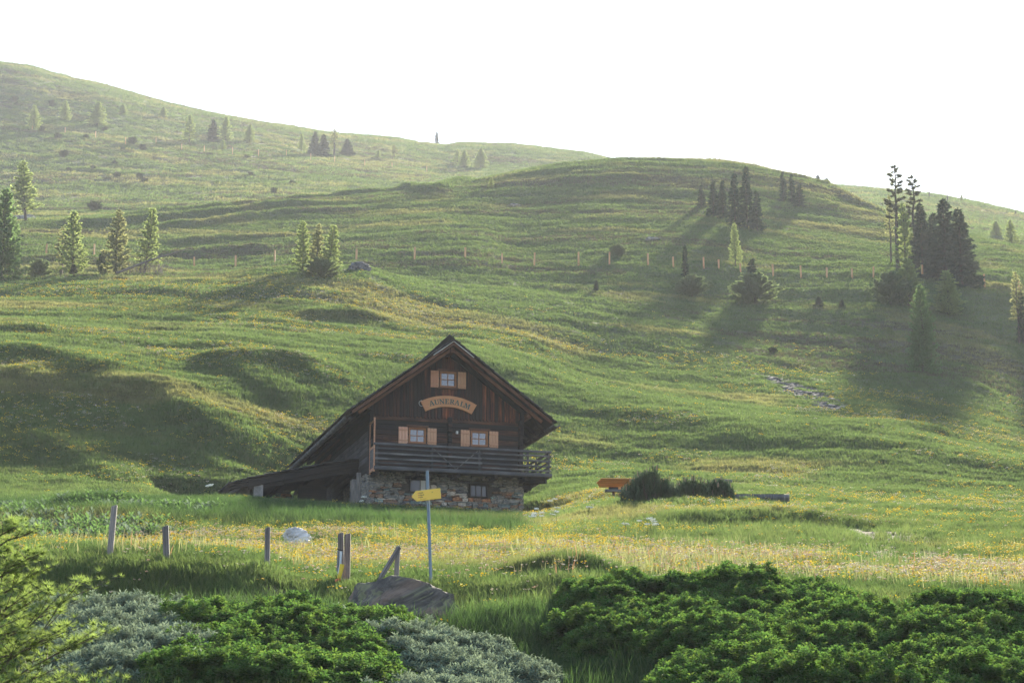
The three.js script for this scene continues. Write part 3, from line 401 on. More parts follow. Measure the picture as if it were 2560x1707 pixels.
{ // --- lean-to shed on the left flank
  const r = rng(51), zf = -2.0, zb = -8.5, pts = [[0.0, 2.28], [-1.5, 1.98], [-3.2, 1.58], [-4.7, 1.22], [-5.5, 0.96], [-6.25, 0.28]];
  const lt = part('lean_to', mergeGeometries(pts.slice(0, -1).map(([x, y], k) => { const [x2, y2] = pts[k + 1], l = Math.hypot(x2 - x, y2 - y); return new THREE.BoxGeometry(l, 0.06, zf - zb - 0.1).rotateZ(Math.atan2(y2 - y, x2 - x)).translate((x + x2) / 2, (y + y2) / 2 - 0.09, (zf + zb) / 2); })), DARKWOOD, hut, 'low dark lean-to shed on the left flank');
  for (let k = 0; k < 5; k++) { const [x, y] = pts[k], [x2, y2] = pts[k + 1], nn = k < 3 ? 4 : 3; for (let i = 0; i < nn; i++) { const a = i / nn, b = (i + 1) / nn; let z = zf + (r() - 0.5) * 0.14, first = true; while (z > zb) { const w = first ? 0.5 + r() * 0.6 : 2.2, ze = Math.max(zb, z - w), q = V(mix(x, x2, Math.max(0, a - 0.06)), mix(y, y2, Math.max(0, a - 0.06)) + 0.0, 0), e = V(mix(x, x2, b + 0.05), mix(y, y2, b + 0.05) + 0.05 + r() * 0.02, 0), m = bar('shingle', lt, pick(r, SHINGLE), q, e, 0.045, z - ze - 0.01); m.position.z = (z + ze) / 2; first = false; z = ze; } } 
    bar('fascia', lt, k % 2 ? LOGS[2] : DARKWOOD, V(x, y - (k < 4 ? 0.24 : 0.16), zf - 0.12), V(x2, y2 - (k < 3 ? 0.24 : 0.16), zf - 0.12), k < 3 ? 0.24 : 0.16, 0.05); if (k < 3) bar('fascia', lt, DARKWOOD, V(x, y - 0.46, zf - 0.2), V(x2, y2 - 0.46 + k * 0.06, zf - 0.2), 0.2, 0.05); }
  for (const x of [-0.3, -1.6, -2.9, -4.2, -5.3]) { const y = 2.28 + x * 0.23; bar('rafter', lt, DARKWOOD, V(x, y - 0.2, zf - 0.3), V(x, y - 0.2, zb), 0.16, 0.12); }
  part('pillar', barGeo(1.7, 0.4, 0.4, 0.02).rotateZ(Math.PI / 2).translate(-4.25, 0.15, -2.35), CONCRETE, lt); part('pillar', barGeo(1.7, 0.5, 0.4, 0.02).rotateZ(Math.PI / 2).translate(-4.75, 0.1, -3.0), CONCRETE, lt);
  part('post', barGeo(1.5, 0.14, 0.14).rotateZ(Math.PI / 2).translate(-5.1, 0.2, -2.3), DARKWOOD, lt);
  part('door_frame', mergeGeometries([new THREE.BoxGeometry(0.16, 2.0, 0.2).translate(-0.16, 0.55, -1.35), new THREE.BoxGeometry(0.18, 1.75, 0.5).translate(-0.3, 0.42, -1.72)]), CONCRETE, lt);
  part('back_wall', new THREE.BoxGeometry(6.0, 2.2, 0.15).translate(-2.9, 0.3, -8.3), DARKWOOD, lt);
  part('plank_door', new THREE.BoxGeometry(1.25, 1.6, 0.06).translate(-1.75, 0.45, -3.4), DARKWOOD, lt); bar('strut', lt, GREY[1], V(-5.9, 0.35, -2.25), V(-5.0, 0.85, -2.25), 0.12, 0.1);
  const wr = rng(8); for (let k = 0; k < 14; k++) { const m = part('stone', pick(wr, STONE_GEO), pick(wr, STONES), lt); m.position.set(-2.55 - wr() * 1.1, -0.1 + wr() * 1.2, -4.6 + wr() * 0.1); m.scale.set(0.3 + wr() * 0.25, 0.14 + wr() * 0.1, 0.3); }
}

// ---------------------------------------------------------------- trees of the slope
const BARK = new THREE.MeshStandardMaterial({ map: texture(64, 64, (u, v) => { const n = 0.5 + 0.5 * tnoise(u, v, 12, 30); return [0.36 * n, 0.31 * n, 0.27 * n]; }), roughness: 1 });
const DEADWOOD = new THREE.MeshStandardMaterial({ color: lin(0.15, 0.125, 0.11), roughness: 1 });
function limb(path, r0, r1, sides = 5) { // tapered tube along points
  const pos = [], idx = [], n = path.length; for (let i = 0; i < n; i++) { const t = path[Math.min(n - 1, i + 1)].clone().sub(path[Math.max(0, i - 1)]).normalize(), a = Math.abs(t.y) > 0.9 ? V(1, 0, 0) : V(0, 1, 0), u = t.clone().cross(a).normalize(), w = t.clone().cross(u), r = mix(r0, r1, i / (n - 1)); for (let k = 0; k < sides; k++) { const q = k / sides * 6.283; pos.push(path[i].x + r * (Math.cos(q) * u.x + Math.sin(q) * w.x), path[i].y + r * (Math.cos(q) * u.y + Math.sin(q) * w.y), path[i].z + r * (Math.cos(q) * u.z + Math.sin(q) * w.z)); } }
  for (let i = 0; i < n - 1; i++) for (let k = 0; k < sides; k++) { const a = i * sides + k, b = i * sides + (k + 1) % sides; idx.push(a, b, a + sides, b, b + sides, a + sides); }
  const g = new THREE.BufferGeometry(); g.setAttribute('position', new THREE.Float32BufferAttribute(pos, 3)); g.setAttribute('uv', new THREE.Float32BufferAttribute(pos.length / 3 * 2, 2)); for (let i = 0; i < pos.length / 3; i++) g.attributes.uv.setXY(i, (i % sides) / sides, pos[i * 3 + 1]); g.setIndex(idx); g.computeVertexNormals(); return g;
}
const NEEDLE = (tr = 0.4) => new THREE.MeshPhysicalMaterial({ vertexColors: true, roughness: 1, specularIntensity: 0.2, transmission: tr, thickness: 0, side: THREE.DoubleSide });
const LARCH_MAT = NEEDLE(0.65), SPRUCE_MAT = NEEDLE(0.2);
function conifer({ seed, h, width, kind, lean = 0, bare: clear = 0.1, dens = 1, tone }) { // unit: metres; returns trunk and crown geometry
  const r = rng(seed), wood = [], pos = [], col = [], tr = [];
  for (let k = 0; k <= 8; k++) { const t = k / 8; tr.push(V(lean * h * t * (1 - 0.35 * t) + (r() - 0.5) * 0.03 * h * t, h * t, (r() - 0.5) * 0.03 * h * t)); }
  const along = (t) => { const f = Math.min(7.999, t * 8), i = Math.floor(f); return tr[i].clone().lerp(tr[i + 1], f - i); };
  wood.push(limb(tr, h * (kind === 'bush' ? 0.008 : 0.017), h * 0.002, 6));
  const leaf = (p, dir, s, shade) => { // a spray of needles: three slim blades about the twig
    for (let k = 0; k < 3; k++) { const a = V(r() - 0.5, r() - 0.5, r() - 0.5).cross(dir).normalize(), l = s * (0.7 + 0.6 * r()), w = s * (kind === 'spruce' ? 0.34 : 0.3), q = p.clone().addScaledVector(a, (r() - 0.5) * s * 0.5), e = q.clone().addScaledVector(dir, l).addScaledVector(a, (r() - 0.5) * s), m = q.clone().addScaledVector(dir, l * 0.4).addScaledVector(a, w), n = q.clone().addScaledVector(dir, l * 0.5).addScaledVector(a, -w);
      for (const v of [q, m, e, q, e, n]) pos.push(v.x, v.y, v.z); const c = shade * (0.8 + 0.4 * r()); for (let i = 0; i < 6; i++) col.push(tone[0] * c, tone[1] * c, tone[2] * c); } };
  const nb = Math.round((kind === 'spruce' ? 95 : kind === 'bush' ? 46 : 62) * dens);
  for (let b = 0; b < nb; b++) {
    const t = clear + (1 - clear) * Math.pow((b + r()) / nb, kind === 'spruce' ? 0.9 : 0.85), p = along(Math.min(0.995, t)), az = b * 2.4 + r() * 0.8;
    const prof = kind === 'spruce' ? Math.pow(1 - t, 0.85) + 0.03 : kind === 'bush' ? Math.sqrt(Math.max(0.03, 1 - t)) : Math.pow(1 - t, 0.75) * (t < 0.25 ? 0.75 + t : 1) + 0.05;
    const len = width / 2 * prof * (0.6 + 0.55 * r()), rise = kind === 'spruce' ? -0.25 + 0.35 * t : kind === 'bush' ? 0.7 : 0.08 + 0.4 * t, end = p.clone().add(V(Math.cos(az) * len, len * rise, Math.sin(az) * len)), mid = p.clone().lerp(end, 0.5).add(V(0, -len * (kind === 'larch' ? 0.1 : 0.05), 0));
    if (len > h * 0.035) wood.push(limb([p, mid, end], h * 0.0042 * (1 - 0.6 * t), h * 0.0012, 3));
    const ns = Math.max(2, Math.round(len / h * (kind === 'spruce' ? 190 : 270) * (kind === 'bush' ? 0.9 : 1))), sz = h * (kind === 'spruce' ? 0.04 : kind === 'bush' ? 0.055 : 0.027);
    for (let k = 0; k < ns; k++) { const u = 0.12 + 0.9 * Math.pow((k + r()) / ns, 0.8), q = u < 0.5 ? p.clone().lerp(mid, u * 2) : mid.clone().lerp(end, u * 2 - 1); const sp = len * (kind === 'larch' ? 0.3 : 0.22) * (1 - 0.3 * u); q.add(V((r() - 0.5) * sp, (r() - 0.6) * sp * (kind === 'spruce' ? 0.8 : 1), (r() - 0.5) * sp)); const dir = V(Math.cos(az) + (r() - 0.5) * 1.4, (kind === 'spruce' ? -0.35 : 0.35) + (r() - 0.5) * 0.8, Math.sin(az) + (r() - 0.5) * 1.4).normalize(); leaf(q, dir, sz * (0.7 + 0.6 * r()), 1); }
  }
  const top = along(0.97); for (let k = 0; k < 6; k++) leaf(top.clone().add(V(0, h * 0.006 * k, 0)), V((r() - 0.5), 1.2, (r() - 0.5)).normalize(), h * 0.022, 1);
  const g = new THREE.BufferGeometry(); g.setAttribute('position', new THREE.Float32BufferAttribute(pos, 3)); g.setAttribute('color', new THREE.Float32BufferAttribute(col, 3)); g.computeVertexNormals();
  return [mergeGeometries(wood), g];
}
const LT = [0.25, 0.31, 0.1], LT2 = [0.27, 0.28, 0.11], SPT = [0.045, 0.07, 0.04], JUN = [0.035, 0.05, 0.026], LDARK = [0.13, 0.21, 0.07];
const TREES = {
  larchA: [conifer({ seed: 1, h: 8, width: 3.2, kind: 'larch', tone: LT, bare: 0.1, dens: 1.5 }), LARCH_MAT], larchB: [conifer({ seed: 2, h: 8, width: 2.8, kind: 'larch', lean: 0.12, tone: LT, bare: 0.18, dens: 1.4 }), LARCH_MAT], larchC: [conifer({ seed: 3, h: 8, width: 3.0, kind: 'larch', tone: LT2, bare: 0.05, dens: 1.6 }), LARCH_MAT],
  larchThin: [conifer({ seed: 4, h: 8, width: 1.7, kind: 'larch', tone: LT2, bare: 0.35, dens: 0.7 }), LARCH_MAT], larchFull: [conifer({ seed: 5, h: 8, width: 3.6, kind: 'larch', tone: LT, bare: 0.02, dens: 1.9 }), LARCH_MAT], larchDark: [conifer({ seed: 6, h: 8, width: 4.2, kind: 'larch', tone: LDARK, bare: 0.0, dens: 2.2 }), LARCH_MAT],
  spruceA: [conifer({ seed: 7, h: 8, width: 3.4, kind: 'spruce', tone: SPT, bare: 0.02, dens: 1.2 }), SPRUCE_MAT], spruceB: [conifer({ seed: 8, h: 8, width: 2.6, kind: 'spruce', tone: SPT, bare: 0.03 }), SPRUCE_MAT], spruceThin: [conifer({ seed: 9, h: 8, width: 1.9, kind: 'spruce', tone: [0.04, 0.06, 0.03], bare: 0.1, dens: 0.8 }), SPRUCE_MAT],
  juniper: [conifer({ seed: 10, h: 8, width: 13, kind: 'bush', tone: JUN, bare: 0.0, dens: 1.0 }), SPRUCE_MAT], greenBush: [conifer({ seed: 12, h: 8, width: 9, kind: 'bush', tone: [0.15, 0.2, 0.08], bare: 0.0, dens: 1.4 }), LARCH_MAT], snag: [conifer({ seed: 13, h: 8, width: 1.8, kind: 'larch', tone: [0.09, 0.1, 0.05], bare: 0.45, dens: 0.45 }), LARCH_MAT],
};
const PXM = (d) => FOCAL / K / d * 0.985; // view pixels per metre
function tree(kind, name, label, category, vx, vy, top, width, d0, d1, turn = 0, group) {
  const p = d1 ? foot(vx, vy, d0, d1, 0.1) : spot(vx, vy, d0, 0.1), [[wg, cg], mat] = TREES[kind], h = (vy - top) / PXM(-p.z);
  const o = thing(name, label, category, p, group); part(category === 'shrub' ? 'stem' : 'trunk', wg, BARK, o); part(category === 'shrub' ? 'foliage' : 'crown', cg, mat, o);
  cg.boundingBox ?? cg.computeBoundingBox(); const w0 = cg.boundingBox.max.x - cg.boundingBox.min.x, k = h / 8; o.scale.set(width / PXM(-p.z) / w0, k, width / PXM(-p.z) / w0); o.rotation.y = turn; return o;
}
// left edge and the knoll above the meadow
tree('larchDark', 'conifer_tree', 'dense dark green conifer cut by the left edge of the picture', 'tree', 2, 632, 405, 112, 205, 206, 1);
tree('larchB', 'larch_tree', 'pale larch behind the dark conifer at the left edge', 'tree', 58, 505, 352, 82, 255, 300, 2.5);
tree('larchA', 'larch_tree', 'leftmost of the three leafy larches on the knoll', 'tree', 165, 606, 440, 84, 216, 217, 0.3);
tree('larchC', 'larch_tree', 'brownish larch in the middle of the three on the knoll', 'tree', 266, 616, 455, 78, 214, 215, 1.2);
tree('larchB', 'larch_tree', 'larch with a bent bare trunk, rightmost of the three on the knoll', 'tree', 330, 604, 438, 70, 216, 217, 0.2);
tree('larchThin', 'larch_tree', 'thin second stem leaning behind the leftmost knoll larch', 'tree', 140, 606, 480, 46, 218, 219, 3.0);
tree('spruceA', 'spruce_tree', 'tiny dark spruce at the foot of the knoll larches', 'tree', 168, 608, 572, 34, 213, 214, 0);
tree('greenBush', 'bush', 'low green bush between the left edge and the knoll larches', 'shrub', 90, 602, 555, 70, 218, 219, 2);
tree('greenBush', 'bush', 'green undergrowth between the middle and leftmost knoll larch', 'shrub', 236, 606, 540, 40, 217, 218, 1);
{ // dead brushwood and a fallen stem
  const p = foot(300, 606, 212, 222), g = [], r = rng(3); for (let k = 0; k < 60; k++) { const a = r() * 6.28, x = (r() - 0.2) * 4.2, l = 0.8 + r() * 1.3; g.push(limb([V(x, -0.1, (r() - 0.5) * 1.5), V(x + Math.cos(a) * l * 0.4, l * 0.7, 0), V(x + Math.cos(a) * l, l * 1.1 * r(), Math.sin(a) * l * 0.4)], 0.035, 0.012, 3)); }
  const o = thing('brushwood_heap', 'grey dead brushwood at the foot of the bent larch', 'brushwood', p); part('twigs', mergeGeometries(g), DEADWOOD, o).userData.kind = 'stuff'; part('fallen_stem', limb([V(-1.2, 0.0, 1), V(2.2, 1.5, 0.6), V(6.2, 2.9, 0.2)], 0.14, 0.03, 6), DEADWOOD, o);
}
// the three slim larches above the hut
tree('larchA', 'larch_tree', 'left and tallest of the trio of pale larches on the rise behind the hut', 'tree', 694, 652, 524, 62, 203, 205, 1);
tree('larchC', 'larch_tree', 'middle of the trio of pale larches on the rise behind the hut', 'tree', 727, 655, 533, 56, 202, 204, 2);
tree('larchB', 'larch_tree', 'right, slightly leaning larch of the trio on the rise behind the hut', 'tree', 749, 668, 543, 64, 199, 201, 0.1);
tree('greenBush', 'bush', 'dry scrub around the feet of the larch trio', 'shrub', 735, 676, 630, 110, 197, 198, 0);
// far left slope
for (const [k, x, y, t, w, l] of [['larchFull', 76, 298, 236, 42, 'pale larch beside the first stake on the far left slope'], ['larchFull', 148, 276, 226, 36, 'rounded larch between two dark shrubs on the far left slope'], ['larchFull', 222, 290, 228, 62, 'broadest larch clump high on the far left slope'], ['larchFull', 281, 262, 236, 32, 'low larch right of the broad clump on the far left slope'], ['larchFull', 374, 272, 244, 30, 'faint larch just below the left skyline'], ['larchA', 434, 328, 258, 42, 'lone tall larch on the far left slope'], ['spruceB', 488, 326, 268, 44, 'dark spruce left of a larch under the left skyline'], ['larchFull', 517, 322, 262, 40, 'larch touching the dark spruce under the left skyline'], ['larchA', 510, 345, 318, 22, 'small larch below the spruce and larch pair'], ['spruceThin', 562, 295, 270, 12, 'tiny dark spruce breaking the left skyline'], ['larchFull', 572, 326, 282, 36, 'larch below the tiny skyline spruce'], ['larchA', 692, 348, 304, 24, 'thin larch left of the dark spruce group on the ridge'], ['spruceA', 722, 358, 296, 40, 'left spruce of the dark group on the ridge'], ['spruceA', 742, 358, 303, 40, 'right spruce of the dark group on the ridge'], ['larchThin', 767, 358, 290, 30, 'tall sparse larch right of the dark spruce group'], ['spruceA', 797, 357, 315, 42, 'dark spruce right of the sparse ridge larch'], ['larchA', 868, 364, 342, 18, 'small larch on the ridge left of the notch'], ['larchThin', 905, 362, 330, 20, 'small sparse larch on the ridge'], ['greenBush', 945, 345, 321, 36, 'bush on the skyline left of the lone spruce'], ['spruceThin', 1003, 338, 299, 20, 'lone slim spruce on the skyline notch'], ['larchFull', 1066, 386, 344, 40, 'pale larch in the haze of the far hollow'], ['larchFull', 1104, 388, 338, 46, 'broad pale larch in the haze of the far hollow'], ['larchA', 1050, 380, 340, 26, 'slim pale larch in the haze of the far hollow']])
  tree(k, k.startsWith('spruce') ? 'spruce_tree' : k === 'greenBush' ? 'bush' : 'larch_tree', l, k === 'greenBush' ? 'shrub' : 'tree', x, y, t, w, 430, 840, x * 0.7);
// small dark junipers on the far left slope
[[32, 236, 24, 16], [95, 303, 18, 16], [118, 248, 20, 18], [132, 320, 22, 14], [196, 318, 16, 10], [303, 334, 26, 18], [326, 346, 22, 14], [280, 348, 14, 10], [146, 360, 26, 16], [212, 388, 14, 10], [262, 378, 16, 10], [157, 395, 16, 12], [240, 300, 20, 10], [216, 487, 38, 24], [320, 412, 20, 14], [330, 420, 22, 12], [575, 405, 16, 10], [628, 445, 18, 14], [566, 366, 20, 10], [480, 358, 16, 8], [515, 480, 18, 14], [268, 408, 22, 14], [670, 424, 16, 12]].sort((a, b) => a[0] - b[0]).forEach(([x, y, w, h], k) => tree('juniper', 'juniper_bush', `${ORD(k)} small dark juniper counted from the left on the far left slope`, 'shrub', x, y, y - h, w, 340, 840, x, 'junipers on the far left slope'));
// the hazy dome and the right hand trees
for (const [k, x, y, t, w, d0, d1, l] of [['larchA', 1128, 442, 408, 20, 345, 372, 'small larch beside the diagonal path on the dome'], ['larchA', 1182, 402, 386, 12, 370, 392, 'leftmost of the small trees on the dome edge'], ['larchA', 1204, 398, 384, 11, 372, 394, 'middle of the small trees on the dome edge'], ['spruceThin', 1221, 396, 379, 10, 372, 394, 'dark right one of the small trees on the dome edge'], ['snag', 1398, 373, 358, 12, 390, 396, 'wind bent little tree on the crest of the dome'],
  ['spruceB', 1800, 462, 387, 30, 330, 385, 'left of the two dark spruces breaking the dome skyline'], ['spruceB', 1820, 470, 394, 30, 330, 385, 'right of the two dark spruces breaking the dome skyline'], ['spruceA', 1838, 490, 432, 40, 330, 380, 'spruce below the two skyline spruces'], ['spruceA', 1880, 440, 398, 34, 400, 440, 'left spruce peeping over the right shoulder of the dome'], ['spruceA', 1900, 446, 402, 44, 400, 440, 'right spruce peeping over the right shoulder of the dome'], ['spruceThin', 1862, 425, 402, 14, 386, 420, 'tiny spruce at the right end of the dome crest'],
  ['spruceB', 1690, 548, 415, 52, 290, 345, 'tall hazy spruce at the centre of the dome group'], ['spruceB', 1718, 560, 405, 56, 290, 345, 'tallest hazy spruce of the dome group'], ['spruceB', 1740, 540, 440, 46, 290, 345, 'right hazy spruce of the dome group'], ['spruceB', 1640, 505, 415, 46, 300, 350, 'left hazy spruce of the dome group'], ['spruceB', 1662, 520, 425, 40, 300, 350, 'hazy spruce in the left half of the dome group'], ['spruceB', 1612, 480, 420, 34, 300, 350, 'outermost hazy spruce on the left of the dome group'],
  ['larchA', 1690, 612, 505, 38, 246, 262, 'pale larch in front of the hazy spruces'], ['spruceThin', 1575, 660, 560, 30, 236, 240, 'thin conifer above the bushes by the stakes'], ['greenBush', 1590, 682, 632, 96, 230, 231, 'dark bush in front of the stakes on the dome'], ['greenBush', 1735, 700, 630, 140, 228, 229, 'wide dark bush in front of the stakes right of centre'], ['spruceB', 1730, 690, 588, 60, 230, 231, 'spruce growing out of the wide dark bush'], ['greenBush', 1420, 590, 560, 60, 252, 256, 'hazy shrub on the lower dome'],
  ['spruceA', 1370, 670, 640, 22, 226, 232, 'small lone spruce below the stakes on the open slope'], ['spruceA', 1882, 706, 680, 32, 226, 230, 'left of two small spruces on the right slope'], ['spruceA', 1935, 707, 684, 24, 226, 230, 'right of two small spruces on the right slope'], ['larchFull', 2001, 718, 698, 14, 225, 229, 'tiny larch right of the two small spruces'], ['juniper', 1776, 812, 796, 26, 195, 205, 'small scrubby bush on the middle of the right slope'],
  ['larchThin', 2048, 600, 430, 26, 262, 263, 'slim dead topped larch left of the tall larches on the right'], ['snag', 2066, 640, 388, 64, 255, 256, 'tallest sparse larch of the right hand group'], ['snag', 2106, 640, 412, 60, 258, 259, 'second tall sparse larch of the right hand group'], ['larchA', 2082, 640, 470, 60, 252, 253, 'pale larch low between the tall larches on the right'], ['spruceA', 2122, 650, 468, 84, 248, 249, 'left dark spruce of the big group on the right'], ['spruceA', 2176, 662, 462, 110, 246, 247, 'tallest dark spruce of the big group on the right'], ['spruceA', 2212, 690, 498, 108, 243, 244, 'right dark spruce of the big group on the right'], ['spruceB', 2150, 660, 505, 70, 250, 251, 'dark spruce wedged in the middle of the big group on the right'],
  ['larchFull', 2090, 705, 588, 100, 230, 231, 'bushy larch before the big spruce group'], ['greenBush', 2046, 708, 630, 120, 229, 230, 'wide bush at the foot of the tall larches'], ['larchFull', 2180, 726, 618, 94, 228, 229, 'bushy larch right of centre before the spruce group'], ['larchDark', 2122, 856, 645, 88, 190, 205, 'lone full larch standing forward on the right slope'],
  ['larchThin', 2342, 772, 600, 46, 215, 222, 'sparse larch cut by the right edge of the picture'], ['spruceThin', 2350, 772, 640, 34, 214, 222, 'dark slim conifer cut by the right edge of the picture'], ['larchA', 2325, 568, 500, 44, 325, 370, 'pale larch near the right edge below the far ridge'], ['larchFull', 2210, 462, 445, 12, 600, 660, 'tiny larch on the far right skyline'], ['larchFull', 2290, 545, 505, 40, 380, 440, 'pale larch on the far right slope'], ['larchFull', 2440, 640, 560, 50, 290, 310, 'larch just outside the right edge']])
  tree(k, k.startsWith('spruce') ? 'spruce_tree' : k === 'greenBush' ? 'bush' : k === 'juniper' ? 'juniper_bush' : 'larch_tree', l, k === 'greenBush' || k === 'juniper' ? 'shrub' : 'tree', x, y, t, w, d0, d1, x * 0.9);

// ---------------------------------------------------------------- stakes, posts, rocks, sign, bench, trough
const STAKE = wood(22, [0.84, 0.67, 0.49], [0.7, 0.5, 0.34], 0.8);
{
  const g = barGeo(1.75, 0.17, 0.17, 0.02).rotateZ(Math.PI / 2).translate(0, 0.67, 0), r = rng(5); let mid = 0, far = 0, sky = 0;
  for (const [x, y, t] of [[105, 578, 556], [215, 580, 556], [445, 621, 600], [540, 623, 596], [630, 609, 582], [818, 590, 566], [952, 592, 566], [1068, 588, 564], [1153, 608, 586], [1227, 614, 586], [1329, 618, 590], [1400, 609, 584], [1489, 608, 582], [1547, 606, 584], [1617, 613, 590], [1652, 620, 600], [1702, 632, 612], [1777, 641, 615], [1841, 640, 614], [1900, 640, 617], [1958, 642, 622], [2007, 640, 616], [2120, 648, 622], [2263, 661, 634], [2342, 672, 646]]) {
    const p = spot(x, y, y > 650 ? 244 : 247), s = single('fence_stake', g, STAKE, `${ORD(mid++)} fresh wooden stake from the left in the row across the middle slope`, 'fence stake', 'stakes across the middle slope'); s.position.copy(p); s.scale.set(1, (y - t) / PXM(-p.z) / 1.3, 1); s.rotation.set((r() - 0.5) * 0.1, r(), (r() - 0.5) * 0.1);
  }
  for (const [x, y, t] of [[73, 298, 284], [148, 308, 294], [218, 318, 303], [287, 332, 316], [357, 332, 318], [416, 346, 332], [468, 350, 336], [533, 354, 340], [593, 358, 344], [657, 360, 346], [713, 370, 354], [768, 374, 360], [837, 382, 368], [900, 388, 375], [980, 395, 383]]) {
    const p = foot(x, y, 420, 700), s = single('fence_stake', g, STAKE, `${ORD(far++)} distant wooden stake from the left in the row across the far left slope`, 'fence stake', 'stakes across the far left slope'); s.position.copy(p); s.scale.set(1.15, (y - t) / PXM(-p.z) / 1.3, 1.15);
  }
  for (const [x, y, h] of [[2136, 455, 12], [2178, 468, 16], [2246, 476, 10], [2302, 489, 12], [2316, 492, 8], [2334, 494, 7]]) { const p = foot(x, y - 1, 560, 680), s = single('skyline_post', g, DARKWOOD, `${ORD(sky++)} dark fence post from the left on the far right skyline`, 'fence post', 'posts on the far right skyline'); s.position.copy(p); s.scale.set(2, h / PXM(-p.z) / 1.3, 2); }
}
// weathered posts along the terrace edge
function postBetween(name, label, bx, by, tx, ty, d, wpx, mat, group) {
  const b = spot(bx, by, d, 0.0), a = at(bx * K, by * K, d), top = at(tx * K, ty * K, d), len = top.distanceTo(b) + 0.35, w = wpx / PXM(d), g = barGeo(len, w, w * 0.9, 0.02).rotateZ(Math.PI / 2).translate(0, len / 2 - 0.35, 0), p = g.attributes.position;
  for (let i = 0; i < p.count; i++) if (p.getY(i) > len - 0.4) p.setY(i, p.getY(i) + p.getX(i) * 0.3 - 0.01); g.computeVertexNormals();
  const m = single(name, g, mat, label, 'fence post', group); m.position.copy(b); m.quaternion.setFromUnitVectors(UPV0, top.clone().sub(b).normalize()); return m;
}
const UPV0 = V(0, 1, 0), POSTS = [wood(25, [0.68, 0.64, 0.60], [0.40, 0.37, 0.35], 0.9), wood(26, [0.60, 0.57, 0.54], [0.33, 0.31, 0.30], 0.9)];
postBetween('fence_post', 'tall weathered post leaning right, first from the left', 250, 1284, 262, 1160, 41.6, 13, POSTS[0]);
postBetween('fence_post', 'knotty grey post, second from the left', 382, 1292, 379, 1207, 41.6, 14, POSTS[1]);
postBetween('fence_post', 'thin short stick beside the knotty post', 426, 1284, 432, 1245, 46, 7, POSTS[1]);
postBetween('fence_post', 'straight grey post left of the white rock', 613, 1302, 614, 1210, 41.8, 12, POSTS[1]);
postBetween('fence_post', 'dark rear post of the pair at the gate', 784, 1338, 782, 1223, 42.0, 13, POSTS[1]);
postBetween('fence_post', 'brownish front post of the pair at the gate', 796, 1338, 798, 1225, 41.75, 14, wood(23, [0.66, 0.59, 0.54], [0.38, 0.32, 0.29], 0.9));
postBetween('fence_post', 'slim grey post behind the boulder', 909, 1336, 914, 1253, 41.9, 11, POSTS[0]);
{ // brace behind the boulder
  const a = spot(855, 1338, 41.6, 0.1), b = at(911 * K, 1266 * K, 41.85), o = single('fence_brace', barGeo(a.distanceTo(b) + 0.2, 0.085, 0.08, 0.02), POSTS[1], 'slanting grey brace leaning against the slim post', 'fence brace'); const x = b.clone().sub(a).normalize(), z = x.clone().cross(UPV0).normalize(), y = z.clone().cross(x); o.quaternion.setFromRotationMatrix(new THREE.Matrix4().makeBasis(x, y, z)); o.position.copy(a).add(b).multiplyScalar(0.5);
}
{ // electric gate grips hung on the pair of posts
  const d = 41.55, o = thing('gate_grips', 'grey and yellow electric fence grips hanging on the post pair', 'gate handle', at(778 * K, 1262 * K, d)), R = (x, y) => at(x * K, y * K, d).sub(o.position);
  part('hook', limb([R(774, 1260), R(779, 1263), R(786, 1264)], 0.012, 0.012, 6), IRON, o); part('spring_tube', limb([R(777, 1264), R(776, 1290), R(774, 1312)], 0.022, 0.02, 8), ZINC, o); part('spring_tube', limb([R(783, 1266), R(781, 1295), R(777, 1318)], 0.026, 0.024, 8), new THREE.MeshStandardMaterial({ color: lin(0.42, 0.46, 0.48), roughness: 0.35, metalness: 0.5 }), o);
  part('yellow_grip', limb([R(785, 1296), R(782, 1312), R(778, 1328)], 0.05, 0.035, 8), new THREE.MeshStandardMaterial({ color: lin(0.72, 0.52, 0.03), roughness: 0.5 }), o, 'yellow plastic grip'); part('orange_grip', limb([R(770, 1336), R(775, 1334), R(780, 1336)], 0.04, 0.05, 8), new THREE.MeshStandardMaterial({ color: lin(0.75, 0.11, 0.02), roughness: 0.5 }), o, 'orange plastic grip'); part('white_tape', limb([R(775, 1338), R(785, 1342), R(800, 1341)], 0.012, 0.01, 5), PALE, o);
}
// rocks
function rock(name, label, p, sx, sy, sz, seed, mats, det, flat) { const g = new THREE.IcosahedronGeometry(1, det), a = g.attributes.position, v = V(0, 0, 0), uv = [], col = []; for (let i = 0; i < a.count; i++) { v.fromBufferAttribute(a, i); const n0 = fbm(v.x * 1.1 + seed, v.y * 1.1 + v.z * 1.3, 2), n1 = fbm(v.x * 3 + seed + v.z * 2, v.y * 5, 3), n2 = fbm(v.x * 9 + v.z * 7, v.y * 14 + seed, 2); v.multiplyScalar(0.68 + 0.42 * n0 + 0.26 * n1 + 0.12 * n2); flat?.(v); v.multiplyScalar(1 + (n1 - 0.5) * 0.16 + (n2 - 0.5) * 0.1); a.setXYZ(i, v.x * sx, v.y * sy, v.z * sz); uv.push(v.x * sx * 0.5 + v.z * sz * 0.3, v.y * sy * 0.8 + v.z * sz * 0.4); }
  g.setAttribute('uv', new THREE.Float32BufferAttribute(uv, 2)); g.computeVertexNormals(); const m = single(name, g, mats, label, 'rock'); m.position.copy(p); KEEPR.push([p.x, -p.z, Math.min(sx, sz) * 0.8]); return m; }
const KEEPR = [];
